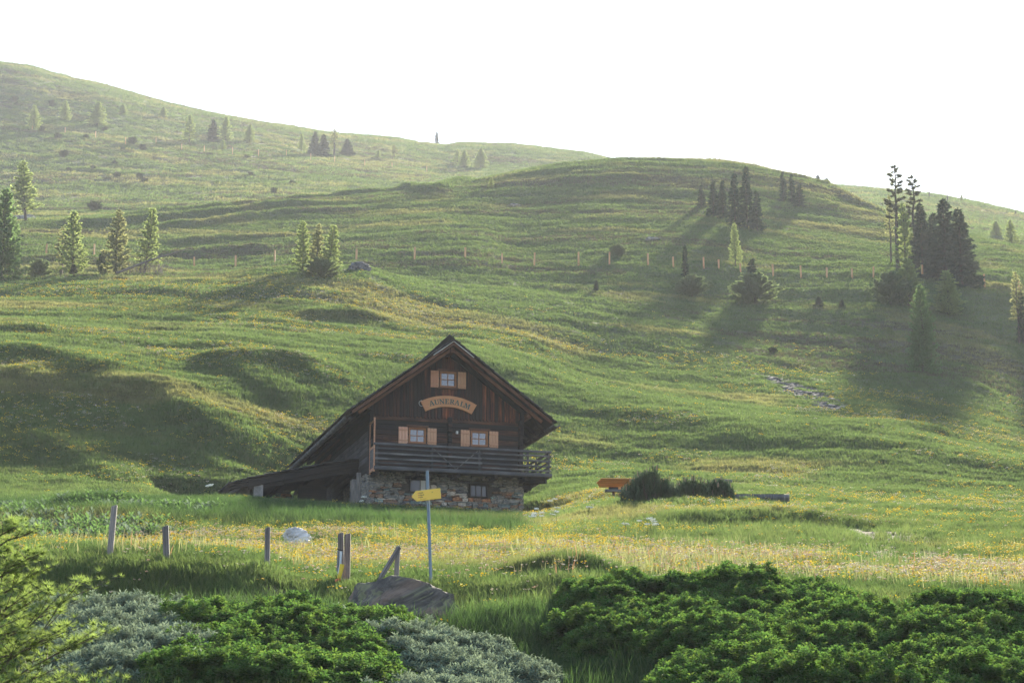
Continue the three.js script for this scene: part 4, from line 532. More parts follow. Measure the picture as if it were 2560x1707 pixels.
const boulderTex = texture(512, 512, (u, v) => { const n = 0.4 * tnoise(u, v, 6, 14) + 0.35 * tnoise(u, v, 20, 44) + 0.25 * tnoise(u, v, 90), l = smooth(0.5, 0.72, 0.6 * tnoise(u, v, 9) + 0.4 * tnoise(u, v, 40)), m = smooth(0.6, 0.78, tnoise(u + 0.4, v, 7)); let c = [mix(0.12, 0.46, n), mix(0.11, 0.42, n), mix(0.095, 0.37, n)]; c = [mix(c[0], 0.44, l * 0.7), mix(c[1], 0.44, l * 0.7), mix(c[2], 0.29, l * 0.7)]; return [mix(c[0], 0.48, m * 0.4), mix(c[1], 0.36, m * 0.4), mix(c[2], 0.28, m * 0.4)]; });
const BOULDER = new THREE.MeshStandardMaterial({ map: boulderTex, bumpMap: boulderTex, bumpScale: 0.1, roughness: 0.95 });
const whiteTex = texture(256, 256, (u, v) => { const n = 0.5 * tnoise(u, v, 7) + 0.3 * tnoise(u, v, 24) + 0.2 * tnoise(u, v, 70), q = smooth(0.62, 0.8, tnoise(u, v, 5)); return [mix(0.5, 0.86, n), mix(0.49, 0.84, n), mix(mix(0.47, 0.81, n), 0.45, q * 0.4)]; });
const WHITEROCK = new THREE.MeshStandardMaterial({ map: whiteTex, bumpMap: whiteTex, bumpScale: 0.05, roughness: 0.9 });
const cuts = (v, list) => { for (const [x, y, z, c] of list) { const l = Math.hypot(x, y, z), k = (v.x * x + v.y * y + v.z * z) / l - c; if (k > 0) { v.x -= x / l * k * 0.93; v.y -= y / l * k * 0.93; v.z -= z / l * k * 0.93; } } };
{ const p = spot(914, 1432, 38.7); p.y += 0.12; const b = rock('boulder', 'big lichen covered grey boulder sloping right above the shrubs', p, 1.28, 1.25, 1.1, 4, BOULDER, 14, (v) => { v.y -= v.x * 0.16; cuts(v, [[0.3, 0.72, 0.62, 0.42], [-0.45, 0.7, 0.55, 0.5], [0.75, 0.55, 0.35, 0.56], [-0.1, 0.2, 0.98, 0.62], [0.3, -0.5, 0.8, 0.5], [0.95, -0.25, 0.25, 0.8], [-0.85, 0.35, 0.2, 0.7], [0, -1, 0, 0.45], [0.1, 0.95, -0.3, 0.6]]); }); b.rotation.y = -0.15; }
{ const p = foot(682, 1270, 44, 62); p.y += 0.26; rock('white_rock', 'pale rounded rock in the flower meadow', p, 0.38, 0.38, 0.4, 17, WHITEROCK, 10, (v) => cuts(v, [[0.5, 0.6, 0.6, 0.86], [0, -1, 0, 0.62]])); }
{ const p = foot(824, 622, 205, 215); p.y += 0.2; rock('grey_rock', 'small dark grey rock beside the larch trio', p, 1.1, 0.7, 0.8, 21, STONES[4], 5); }
{ const p = foot(1182, 474, 300, 380); rock('stone_slab', 'grey flat slab on the left of the dome slope', p, 1.1, 0.35, 0.9, 22, STONES[0], 4); const q = foot(1497, 552, 255, 320); rock('stone_slab', 'grey flat slab on the lower dome slope', q, 1.0, 0.35, 0.9, 23, STONES[0], 4); const w = foot(50, 497, 290, 330); rock('grey_rock', 'grey rocks under the pale larch at the left', w, 2.4, 0.8, 1.2, 24, STONES[0], 5); }
{ // scree on the right slope
  const r = rng(71), o = thing('scree_patch', 'streak of grey scree on the right slope', 'scree', foot(1860, 905, 150, 200)), g = [];
  for (let k = 0; k < 900; k++) { const t = r(), w = 10 + 34 * Math.sin(t * 2.6) , vx = mix(1765, 1938, t) + (r() - 0.5) * w * 0.9, vy = mix(868, 940, Math.pow(t, 0.85)) + (r() - 0.5) * w * 0.8, q0 = foot(vx, vy, 148, 196), q = q0.clone().sub(o.position), s = 0.08 + r() * r() * 0.34; if (k % 6 === 0) KEEPR.push([q0.x, -q0.z, 0.6]); g.push(pick(r, STONE_GEO).clone().scale(s * 1.2, s * 0.75, s).rotateY(r() * 6).rotateX(0.3).translate(q.x, q.y + s * 0.12, q.z)); }
  const m = part('scree', mergeGeometries(g), new THREE.MeshStandardMaterial({ map: rockTex([0.2, 0.2, 0.205], [0.42, 0.42, 0.42], [0.44, 0.42, 0.38], 2), roughness: 1 }), o); m.userData.kind = 'stuff';
}
{ // yellow hiking sign
  const d = 41.7, b = spot(992, 1342, d, 0.4), top = at(981 * K, 1082 * K, d), o = thing('hiking_signpost', 'grey metal post with a yellow arrow hiking sign pointing left', 'signpost', b), len = top.distanceTo(b), dir = top.clone().sub(b).normalize(), q = new THREE.Quaternion().setFromUnitVectors(UPV0, dir);
  const galv = texture(64, 256, (u, v) => { const n = 0.5 * tnoise(u, v, 8, 20) + 0.5 * tnoise(u, v, 24, 70); return [mix(0.36, 0.5, n), mix(0.42, 0.56, n), mix(0.46, 0.6, n)]; });
  const pole = part('post', new THREE.CylinderGeometry(0.031, 0.031, len, 16).translate(0, len / 2, 0), new THREE.MeshStandardMaterial({ map: galv, roughness: 0.5, metalness: 0.45 }), o); pole.quaternion.copy(q); const cap = part('cap', new THREE.CylinderGeometry(0.038, 0.038, 0.015, 16), ZINC, o); cap.position.copy(dir).multiplyScalar(len + 0.006); cap.quaternion.copy(q);
  const u = 1 / PXM(d), W = 67 * u, H = 24 * u, sh = new THREE.Shape(); sh.moveTo(-W / 2, 0); sh.lineTo(-W / 2 + 0.09, H / 2); sh.lineTo(W / 2, H / 2); sh.lineTo(W / 2, -H / 2); sh.lineTo(-W / 2 + 0.09, -H / 2); sh.closePath();
  const yellow = new THREE.MeshStandardMaterial({ color: lin(0.78, 0.5, 0.07), roughness: 0.45 }), plate = part('arrow_plate', new THREE.ExtrudeGeometry(sh, { depth: 0.012, bevelEnabled: true, bevelSize: 0.002, bevelThickness: 0.002, bevelSegments: 1 }), yellow, o, 'yellow arrow plate with dark place names and small red marks'); plate.position.copy(at(978.5 * K, 1137 * K, d - 0.055)).sub(b); plate.rotation.z = 0.1; plate.rotation.y = -0.12;
  // three blurred place names with red waymarks, a time and a footer line: too small to read, so only their strokes
  const cv = document.createElement('canvas'); cv.width = 512; cv.height = 184; const cx = cv.getContext('2d'), lr = rng(12); cx.fillStyle = '#e8bd45'; cx.fillRect(0, 0, 512, 184);
  const strokes = (x, y, n, h, dark) => { for (let k = 0; k < n; k++) { cx.fillStyle = dark; const w = 4 + lr() * 5, t = lr() < 0.25 ? h * 1.35 : h; cx.fillRect(x, y - t + (lr() < 0.15 ? h * 0.3 : 0), w, t); if (lr() < 0.6) cx.fillRect(x, y - h * (lr() < 0.5 ? 1 : 0.55), w + 5, 3); x += w + 4; } };
  [[9, 22], [11, 22], [7, 22]].forEach(([n, h], k) => { cx.fillStyle = '#b8443a'; cx.fillRect(30, 34 + k * 40, 18, 18); strokes(58, 53 + k * 40, n, 19, '#3f300c'); }); strokes(335, 62, 3, 15, '#9a7a2c'); strokes(70, 166, 13, 8, '#8a6a1e');
  const t = new THREE.CanvasTexture(cv); t.colorSpace = THREE.SRGBColorSpace; const lg = new THREE.PlaneGeometry(W - 0.11, H * 0.94).translate(0.045, 0, 0.0185); const face = part('lettering', lg, new THREE.MeshStandardMaterial({ map: t, roughness: 0.45 }), plate);
  for (const yy of [-0.05, 0.05]) part('clamp', new THREE.TorusGeometry(0.042, 0.006, 5, 14).rotateX(Math.PI / 2), ZINC, o).position.copy(dir).multiplyScalar(len - 0.42 + yy);
}
{ // wooden table with bench beside the dwarf pines
  const o = thing('picnic_table', 'orange brown wooden table with a bench left of the dwarf pine', 'table', spot(1440, 1139, 88.5, 0.16)); o.rotation.y = 0.06;
  const tw = wood(24, [0.93, 0.68, 0.40], [0.8, 0.54, 0.29], 0.7), tt = V(0, 0.78, 0);
  for (let k = 0; k < 5; k++) { const z = -0.34 + k * 0.17, m = bar('plank', o, tw, V(-1.22 + Math.abs(k - 2) * 0.06, 0.82 + z * 0.27, z), V(1.7 - Math.abs(k - 2) * 0.06, 0.82 + z * 0.27, z), 0.04, 0.162, -0.26); }
  bar('apron', o, DARKWOOD, V(-0.75, 0.56, 0.1), V(1.3, 0.56, 0.1), 0.14, 0.05); for (const x of [-0.3, 1.1]) { bar('leg', o, tw, V(x, -0.1, 0.12), V(x, 0.62, 0.05), 0.16, 0.12); } bar('bench_plank', o, GREY[2], V(-0.95, 0.4, 0.55), V(1.4, 0.4, 0.55), 0.1, 0.2); for (const x of [-0.6, 1.0]) bar('bench_leg', o, BROWN, V(x, -0.1, 0.55), V(x, 0.36, 0.55), 0.12, 0.1);
}
{ // hollowed log trough with its spout
  const p = spot(1742, 1150, 81.5, -0.02), o = thing('log_trough', 'hollowed grey log water trough with a wooden spout post', 'trough', p), trunk = new THREE.CylinderGeometry(0.27, 0.25, 2.3, 14).rotateZ(Math.PI / 2), a = trunk.attributes.position; for (let i = 0; i < a.count; i++) if (a.getY(i) > 0.14) a.setY(i, 0.14); trunk.computeVertexNormals(); part('log', trunk.translate(0, 0.12, 0), GREY[2], o); part('basin', new THREE.BoxGeometry(1.9, 0.02, 0.3).translate(0, 0.265, 0), DARKWOOD, o);
  bar('spout_post', o, GREY[0], V(-1.22, -0.1, -0.1), V(-1.24, 0.8, -0.12), 0.13, 0.12); bar('spout', o, GREY[2], V(-1.42, 0.84, -0.1), V(-0.95, 0.78, -0.02), 0.1, 0.1);
}

// ---------------------------------------------------------------- shrubs in the foreground
function sprigGeo(seed, n, len, wid, R) { // a rosette of small folded leaves on a twig
  const r = rng(seed), pos = [], idx = []; for (let k = 0; k < n; k++) { const a = k * 2.4 + r(), up = 0.25 + 0.75 * k / n + (r() - 0.5) * 0.3, dir = V(Math.cos(a), up, Math.sin(a)).normalize(), o = V(Math.cos(a) * R * 0.25 * r(), R * (k / n - 0.4), Math.sin(a) * R * 0.25 * r()), l = len * (0.7 + 0.6 * r()), side = dir.clone().cross(V(0, 1, 0)).normalize(), nrm = side.clone().cross(dir), w = wid * (0.7 + 0.5 * r()), b = pos.length / 3;
    const base = o, m = o.clone().addScaledVector(dir, l * 0.5), tip = o.clone().addScaledVector(dir, l).addScaledVector(nrm, -l * 0.12), A = m.clone().addScaledVector(side, w).addScaledVector(nrm, w * 0.35), B = m.clone().addScaledVector(side, -w).addScaledVector(nrm, w * 0.35); for (const v of [base, A, tip, B]) pos.push(v.x, v.y, v.z); idx.push(b, b + 1, b + 2, b, b + 2, b + 3); }
  const g = new THREE.BufferGeometry(); g.setAttribute('position', new THREE.Float32BufferAttribute(pos, 3)); g.setIndex(idx); g.computeVertexNormals(); return g;
}
const ALDER_SPRIG = [1, 2, 3].map((k) => sprigGeo(200 + k, 16, 0.05, 0.0165, 0.085)), WILLOW_SPRIG = [1, 2, 3].map((k) => sprigGeo(300 + k, 20, 0.052, 0.0105, 0.1));
const ALDER = new THREE.MeshPhysicalMaterial({ color: lin(1, 1, 1), roughness: 1, specularIntensity: 0.25, transmission: 0.56, thickness: 0, side: THREE.DoubleSide }), WILLOW = new THREE.MeshPhysicalMaterial({ color: lin(1, 1, 1), roughness: 1, specularIntensity: 0.25, transmission: 0.35, thickness: 0, side: THREE.DoubleSide });
const TWIG = new THREE.MeshStandardMaterial({ color: lin(0.09, 0.07, 0.05), roughness: 1 });
const interp = (l, x) => { let i = 0; while (i < l.length - 2 && x > l[i + 1][0]) i++; const [a, b] = [l[i], l[i + 1]], t = Math.min(1, Math.max(0, (x - a[0]) / (b[0] - a[0]))); return mix(a[1], b[1], t); };
function shrub(name, label, outline, dBack, dFront, rows, drop, sprigs, mat, paint, seed, rad = 0.42, dens = 270) {
  const r = rng(seed), lobes = [], x0 = outline[0][0], x1 = outline.at(-1)[0];
  const area = (x1 - x0) / PXM(dBack) * (dBack - dFront + 1.2), N = Math.round(area / (rad * rad) * 1.15);
  for (let k = 0; k < N; k++) { const t = (k + r()) / N, d = mix(dBack, dFront, t), x = mix(x0, x1, r()), R = rad * (0.6 + 0.9 * r() * r() + 0.2 * r()), top = interp(outline, x) + t * drop + (t < 0.12 ? r() * 14 : r() * 46 - 12), p = at(x * K, top * K, d), gy = ground(p.x, -p.z); p.y = Math.max(gy + 0.1, p.y - R * 0.9); lobes.push([p, R, gy]); }
  const mid = lobes.reduce((a, [p]) => a.add(p), V(0, 0, 0)).multiplyScalar(1 / lobes.length), base = V(mid.x, ground(mid.x, -mid.z), mid.z), o = thing(name, label, 'shrub', base);
  const stems = [], spots = [];
  for (const [p, R, gy] of lobes) {
    KEEPR.push([p.x, -p.z, R * 1.1]); const q = p.clone().sub(base), foot0 = V(q.x + (r() - 0.5) * 0.3, gy - 0.1 - base.y, q.z + (r() - 0.5) * 0.3); for (let k = 0; k < 3; k++) { const e = q.clone().add(V((r() - 0.5) * R * 1.3, R * (0.3 + 0.5 * r()), (r() - 0.5) * R * 1.3)); stems.push(limb([foot0, foot0.clone().lerp(e, 0.5).add(V((r() - 0.5) * 0.1, 0.05, (r() - 0.5) * 0.1)), e], 0.014, 0.004, 4)); }
    const n = Math.round(dens / 8.5 * R * R / (0.42 * 0.42) * 2); for (let k = 0; k < n; k++) { const u = r() * 2 - 1, a = r() * 6.283, s = Math.sqrt(1 - u * u), dir = V(Math.cos(a) * s, u, Math.sin(a) * s); if (dir.y < -0.5) continue; // a clump of shoots with gaps between the clumps
      const cl = dir.clone().multiplyScalar(R * (0.78 + 0.34 * r())).multiply(V(1.12, 0.92, 1.12)).add(p), q = 0.075 + 0.05 * r(), tone = r(); if (cl.y < ground(cl.x, -cl.z)) continue;
      for (let m = 0; m < 9; m++) { const b = r() * 6.283, e = Math.sqrt(r()), w = cl.clone().add(V(Math.cos(b) * e * q, (1 - e * e) * q * 0.9 + (r() - 0.5) * 0.04, Math.sin(b) * e * q)), out = dir.clone().multiplyScalar(0.6).add(V(Math.cos(b) * e, 0.3, Math.sin(b) * e)).normalize(); spots.push([w.sub(base), out, r(), r(), Math.min(1, Math.max(0, tone * 0.7 + r() * 0.3))]); } }
  }
  part('branches', mergeGeometries(stems), TWIG, o);
  sprigs.forEach((g, i) => { const mine = spots.filter((_, k) => k % sprigs.length === i), q = new THREE.Quaternion(), q2 = new THREE.Quaternion(); stuff('foliage', g, mat, mine.length, (k, M, c) => { const [w, dir, a, b, e] = mine[k], ax = V(dir.x * 0.75, Math.max(dir.y, 0) * 0.6 + 0.75, dir.z * 0.75).normalize(); q.setFromUnitVectors(UPV0, ax); q2.setFromAxisAngle(UPV0, a * 6.283); q.multiply(q2); const s = 0.8 + 0.65 * b; M.compose(w, q, V(s, s, s)); paint(c, e, a); }, undefined, o); });
  return o;
}
const alderPaint = (c, e, a) => { const v = 0.75 + 0.5 * e; c.setRGB((0.06 + 0.04 * a * a) * v, (0.125 + 0.025 * a) * v, 0.024 * v); }, willowPaint = (c, e, a) => { const v = 0.75 + 0.5 * e; c.setRGB(0.175 * v, 0.225 * v, 0.145 * v); };
shrub('alder_shrub', 'broad green leafy shrub on the bank right of the grassy tuft', [[1335, 1352], [1400, 1322], [1480, 1326], [1560, 1318], [1640, 1308], [1700, 1300], [1760, 1308], [1840, 1322], [1900, 1330], [1935, 1350]], 39.4, 35.6, 5, 130, ALDER_SPRIG, ALDER, alderPaint, 71, 0.5);
shrub('alder_shrub', 'large green leafy shrub filling the lower right corner', [[1580, 1510], [1680, 1455], [1780, 1420], [1880, 1385], [1960, 1370], [2050, 1368], [2150, 1362], [2260, 1355], [2352, 1362], [2480, 1360]], 35.2, 28.4, 6, 230, ALDER_SPRIG, ALDER, alderPaint, 72, 0.55);
shrub('alder_shrub', 'green leafy shrub in the lower left centre below the grassy bank', [[410, 1425], [470, 1398], [540, 1402], [610, 1388], [660, 1384], [720, 1412], [800, 1420], [860, 1412], [900, 1440]], 36.0, 28.2, 6, 245, ALDER_SPRIG, ALDER, alderPaint, 73, 0.5);
shrub('willow_shrub', 'silver grey willow shrub in the lower left', [[115, 1462], [190, 1396], [250, 1404], [300, 1394], [350, 1390], [400, 1374], [460, 1376]], 36.4, 28.4, 5, 235, WILLOW_SPRIG, WILLOW, willowPaint, 74, 0.46);
shrub('willow_shrub', 'silver grey willow shrub at the bottom centre below the boulder', [[830, 1476], [900, 1456], [970, 1438], [1010, 1436], [1060, 1462], [1110, 1470], [1170, 1498], [1240, 1546]], 34.2, 28.2, 4, 165, WILLOW_SPRIG, WILLOW, willowPaint, 75, 0.42);
shrub('willow_shrub', 'small grey willow tangled in the green shrub below the boulder', [[710, 1430], [760, 1416], [810, 1428]], 34.8, 33.6, 2, 40, WILLOW_SPRIG, WILLOW, willowPaint, 76, 0.26);
{ // young larch close to the left edge
  const r = rng(90), d = 21.5, b = spot(-42, 1600, d, 0.1), o = thing('young_larch', 'feathery yellow green young larch at the lower left edge', 'tree', b), H = 2.5, wood = [], spots = [];
  wood.push(limb([V(0, 0, 0), V(0.1, H * 0.35, 0.05), V(-0.05, H * 0.7, 0), V(0.0, H, 0.02)], 0.05, 0.008, 7));
  for (let k = 0; k < 54; k++) { const t = Math.pow(k / 54, 0.9), y = 0.1 + t * (H - 0.15), a = k * 2.4, L = (0.85 * Math.pow(1 - t, 0.6) + 0.16) * (0.7 + 0.5 * r()), dx = Math.cos(a), dz = Math.sin(a), p = V(0, y, 0), m = V(dx * L * 0.5, y + L * (0.1 + 0.3 * r()), dz * L * 0.5), e = V(dx * L, y + L * (0.3 + 0.6 * r()), dz * L); wood.push(limb([p, m, e], 0.012, 0.003, 4));
    const side = (f, o0) => { const n = Math.round(f * 15); for (let i = 0; i < n; i++) spots.push([o0(0.08 + 0.92 * (i + r()) / n), a]); }; side(L, (u) => (u < 0.5 ? p.clone().lerp(m, u * 2) : m.clone().lerp(e, u * 2 - 1)).add(V((r() - 0.5) * 0.09, (r() - 0.5) * 0.09, (r() - 0.5) * 0.09)));
    for (let q = 0; q < 8; q++) { const u = 0.3 + 0.6 * r(), s = u < 0.5 ? p.clone().lerp(m, u * 2) : m.clone().lerp(e, u * 2 - 1), b2 = a + (r() - 0.5) * 3.2, l2 = L * 0.5 * (0.4 + r()), e2 = s.clone().add(V(Math.cos(b2) * l2, l2 * 0.45, Math.sin(b2) * l2)); wood.push(limb([s, e2], 0.006, 0.002, 3)); side(l2, (w) => s.clone().lerp(e2, w).add(V((r() - 0.5) * 0.07, (r() - 0.5) * 0.07, (r() - 0.5) * 0.07))); } }
  part('trunk', mergeGeometries(wood), TWIG, o);
  const pos = [], idx = []; for (let k = 0; k < 30; k++) { const a = k * 2.4, up = 0.1 + 0.8 * r(), dir = V(Math.cos(a), up, Math.sin(a)).normalize().multiplyScalar(0.05 * (0.8 + 0.4 * r())), s = dir.clone().cross(UPV0).normalize().multiplyScalar(0.0022), bb = pos.length / 3; pos.push(-s.x, 0, -s.z, s.x, 0, s.z, dir.x, dir.y, dir.z); idx.push(bb, bb + 1, bb + 2); } const g = new THREE.BufferGeometry(); g.setAttribute('position', new THREE.Float32BufferAttribute(pos, 3)); g.setIndex(idx); g.computeVertexNormals();
  stuff('crown', g, ALDER, spots.length, (k, M, c) => { const [p] = spots[k], e = new THREE.Euler(r() * 1.2 - 0.6, r() * 6, r() * 1.2 - 0.6), s = 1.0 + 0.9 * r(); M.compose(p, new THREE.Quaternion().setFromEuler(e), V(s, s, s)); const v = 0.8 + 0.4 * r(); c.setRGB(0.17 * v, 0.235 * v, 0.055 * v); }, undefined, o);
}
// dwarf pines on the mound: dense upright shoots with reddish brown tips
const BRUSH = (() => { const r = rng(55), pos = [], idx = []; for (let k = 0; k < 46; k++) { const y = 0.34 * Math.pow(k / 46, 0.9), a = k * 2.4, dir = V(Math.cos(a), 0.9, Math.sin(a)).normalize().multiplyScalar(0.075), s = V(-Math.sin(a), 0, Math.cos(a)).multiplyScalar(0.009), b = pos.length / 3; pos.push(-s.x, y, -s.z, s.x, y, s.z, dir.x, y + dir.y, dir.z); idx.push(b, b + 1, b + 2); } const g = new THREE.BufferGeometry(); g.setAttribute('position', new THREE.Float32BufferAttribute(pos, 3)); g.setIndex(idx); g.computeVertexNormals(); return g; })();
const PINE = new THREE.MeshPhysicalMaterial({ color: lin(1, 1, 1), roughness: 0.9, specularIntensity: 0.4, transmission: 0.2, thickness: 0, side: THREE.DoubleSide }), CANDLE = new THREE.MeshStandardMaterial({ color: lin(0.3, 0.2, 0.12), roughness: 0.9 });
function dwarfPine(label, vx, vy, topPts, d, rz, seed, green) {
  const r = rng(seed), b = spot(vx, vy, d, 0.05), o = thing('dwarf_pine', label, 'shrub', b), spots = [], stems = [], tips = [];
  const x0 = topPts[0][0], x1 = topPts.at(-1)[0]; for (let k = 0; k < 1500; k++) { const x = mix(x0, x1, r()), top = interp(topPts, x), zz = (r() * 2 - 1), yy = Math.pow(r(), 0.7), q = at(x * K, top * K, d).sub(b), edge = Math.sqrt(1 - zz * zz * 0.8), hgt = Math.max(0.2, q.y * (0.5 + 0.5 * edge) * (0.72 + 0.4 * noise(q.x * 4.5 + seed, zz * 3))), y = hgt * (0.08 + 0.92 * yy) - 0.3; if (k < 26) { spots.push([V(q.x, hgt - 0.28, zz * rz), 1.0 + r() * 0.3, r(), r()]); tips.push(V(q.x, hgt + 0.02, zz * rz)); } else spots.push([V(q.x, y, zz * rz * (1 - 0.3 * yy)), 0.75 + 0.4 * r(), r(), r()]); if (k % 12 === 0) stems.push(limb([V(q.x * 0.5, -0.05, zz * rz * 0.4), V(q.x * 0.85, y * 0.5, zz * rz * 0.8), V(q.x, y + 0.1, zz * rz)], 0.03, 0.012, 4)); }
  part('branches', mergeGeometries(stems), TWIG, o); stuff('foliage', BRUSH, PINE, spots.length, (k, M, c) => { const [p, s, a, e] = spots[k]; M.compose(p, new THREE.Quaternion().setFromEuler(new THREE.Euler((a - 0.5) * 0.9, a * 20, (e - 0.5) * 0.9)), V(s * 1.15, s, s * 1.15)); const v = 0.7 + 0.6 * e; c.setRGB(green[0] * v, green[1] * v, green[2] * v); }, undefined, o);
  part('shoot_tips', mergeGeometries(tips.map((p) => new THREE.CylinderGeometry(0.01, 0.022, 0.16, 5).translate(p.x, p.y + 0.05, p.z))), CANDLE, o).userData.kind = 'stuff';
}
dwarfPine('tall dark dwarf pine with brown shoot tips beside the table', 1495, 1152, [[1428, 1128], [1445, 1112], [1460, 1084], [1480, 1072], [1500, 1070], [1512, 1090], [1530, 1098], [1548, 1112], [1562, 1120]], 79.6, 0.95, 81, [0.07, 0.11, 0.05]);
dwarfPine('middle low dwarf pine between the tall one and the trough', 1590, 1150, [[1555, 1112], [1565, 1100], [1590, 1104], [1612, 1106], [1625, 1122]], 80.4, 0.7, 82, [0.085, 0.13, 0.055]);
dwarfPine('right low dwarf pine touching the log trough', 1645, 1150, [[1610, 1120], [1632, 1106], [1655, 1098], [1672, 1106], [1684, 1132]], 80.8, 0.6, 83, [0.07, 0.115, 0.05]);
KEEPR.push([spot(1495, 1152, 79.2).x, 79.2, 1.5], [spot(1600, 1152, 80).x, 80, 1.2], [spot(1650, 1152, 80.4).x, 80.4, 1.1]);

// ---------------------------------------------------------------- meadow: grass, flowers
const LEAF = (r, g, b, tr = 0.45) => new THREE.MeshPhysicalMaterial({ color: lin(r, g, b), roughness: 1, specularIntensity: 0.3, transmission: tr, thickness: 0, side: THREE.DoubleSide });
function tuftGeo(seed, blades, h, spread, wide, lean) {
  const r = rng(seed), pos = [], idx = [];
  for (let k = 0; k < blades; k++) {
    const a = r() * 6.283, rad = spread * Math.sqrt(r()), x = Math.cos(a) * rad, z = Math.sin(a) * rad, hh = h * (0.45 + 0.65 * r()), la = r() * 6.283, l = hh * lean * (0.3 + r()), w = wide * (0.6 + 0.8 * r()), fa = r() * 3.1416, fx = Math.cos(fa) * w / 2, fz = Math.sin(fa) * w / 2, b = pos.length / 3;
    const mx = x + Math.cos(la) * l * 0.35, mz = z + Math.sin(la) * l * 0.35, tx = x + Math.cos(la) * l, tz = z + Math.sin(la) * l;
    pos.push(x - fx, -0.04, z - fz, x + fx, -0.04, z + fz, mx - fx * 0.8, hh * 0.6, mz - fz * 0.8, mx + fx * 0.8, hh * 0.6, mz + fz * 0.8, tx, hh, tz); idx.push(b, b + 1, b + 3, b, b + 3, b + 2, b + 2, b + 3, b + 4);
  }
  const g = new THREE.BufferGeometry(); g.setAttribute('position', new THREE.Float32BufferAttribute(pos, 3)); g.setIndex(idx); g.computeVertexNormals(); return g;
}
function scatter(seed, n, d0, d1, density) { // spots on the slope inside the widened view, density 0..1 by place
  const r = rng(seed), out = [], tot = d1 * d1 - d0 * d0; let tries = 0;
  while (out.length < n && tries++ < n * 14) { const d = Math.sqrt(d0 * d0 + r() * tot), x = (r() * 2 - 1) * 0.262 * d; const k = density(x, d); if (r() < k) out.push([x, d, r(), r(), r(), r()]); }
  return out;
}
const HX = at(921, 1262, 90), hutLocal = (x, d) => { const ox = x - HX.x, oz = -d - HX.z, c = Math.cos(TH), s = Math.sin(TH); return [ox * c - oz * s, ox * s + oz * c]; };
const underHut = (x, d) => { if (d < 84 || d > 112) return false; const [a, b] = hutLocal(x, d); return (a > -0.05 && a < 6.65 && b < 0.06 && b > -13) || (a > -5.9 && a <= 0 && b < -2.0 && b > -9); };
const CELLS = new Map(); const clearOf = (x, d) => { if (!CELLS.size) for (const c of KEEPR) for (let i = Math.floor((c[0] - c[2]) / 2); i <= Math.floor((c[0] + c[2]) / 2); i++) for (let j = Math.floor((c[1] - c[2]) / 2); j <= Math.floor((c[1] + c[2]) / 2); j++) { const k = i * 4096 + j; CELLS.has(k) ? CELLS.get(k).push(c) : CELLS.set(k, [c]); } for (const [a, b, q] of CELLS.get(Math.floor(x / 2) * 4096 + Math.floor(d / 2)) ?? []) if ((x - a) ** 2 + (d - b) ** 2 < q * q) return false; return true; };
const Q = new THREE.Quaternion(), Q2 = new THREE.Quaternion(), UPV = V(0, 1, 0), PV = V(0, 0, 0), SV = V(1, 1, 1), AX = V(1, 0, 0);
function plant(M, x, d, turn, tilt, tiltDir, sx, sy, sink = 0) { Q.setFromAxisAngle(UPV, turn * 6.283); AX.set(Math.cos(tiltDir), 0, Math.sin(tiltDir)); Q2.setFromAxisAngle(AX, tilt); Q2.multiply(Q); PV.set(x, ground(x, d) - sink, -d); SV.set(sx, sy, sx); M.compose(PV, Q2, SV); }
function greens(c, x, d, k, lush) { // fresh grass, yellower grass and dry stalks, in patches
  const y = dry(x, d) * 0.8 + (k - 0.5) * 0.6 - lush * 0.5, t = Math.min(1, Math.max(0, y)), v = (0.72 + 0.56 * fbm(x * 0.8 + 3, d * 0.8, 2)) * (1 - 0.42 * lush); c.setRGB(mix(0.09 - 0.02 * lush, 0.21, t) * v, mix(0.137, 0.2, t) * v, mix(0.036, 0.07, t) * v);
}
// lush bank below the hut and along the terrace edge
const bank = (x, d) => { const px = x / d / 0.0004; return Math.max(smooth(63, 68, d) * smooth(92, 84, d) * smooth(0.004, -0.006, x / d - 0.006) , smooth(39.6, 38.2, d) * 0.9); };
const terrace = (x, d) => smooth(40.8, 42.5, d) * smooth(63, 57, d);
const GRASS = LEAF(1, 1, 1, 0.58);
const PROTO = {
  short: [1, 2, 3].map((k) => tuftGeo(k, 30, 0.14, 0.17, 0.011, 0.7)), tall: [4, 5, 6].map((k) => tuftGeo(k, 30, 0.34, 0.17, 0.010, 0.6)),
  mid: [7, 8, 9].map((k) => tuftGeo(k, 26, 0.16, 0.27, 0.026, 0.8)), far: [10, 11].map((k) => tuftGeo(k, 26, 0.2, 0.55, 0.065, 1.0)), ridge: [12, 13].map((k) => tuftGeo(k, 26, 0.3, 1.2, 0.16, 1.1)),
};
function grass(name, kind, spots, size, lush, label) { const ps = PROTO[kind]; ps.forEach((g, i) => { const mine = spots.filter((_, k) => k % ps.length === i); stuff(name, g, GRASS, mine.length, (k, M, c) => { const [x, d, a, b, e, f] = mine[k], s = size(x, d) * (0.7 + 0.6 * b); plant(M, x, d, a, (e - 0.3) * 0.3, f * 6.28, s, s * (0.8 + 0.5 * e)); greens(c, x, d, f, lush(x, d)); if (heath(x, d) > 0.5 && a < 0.5) c.setRGB(0.075, 0.07, 0.035); }, label); }); }
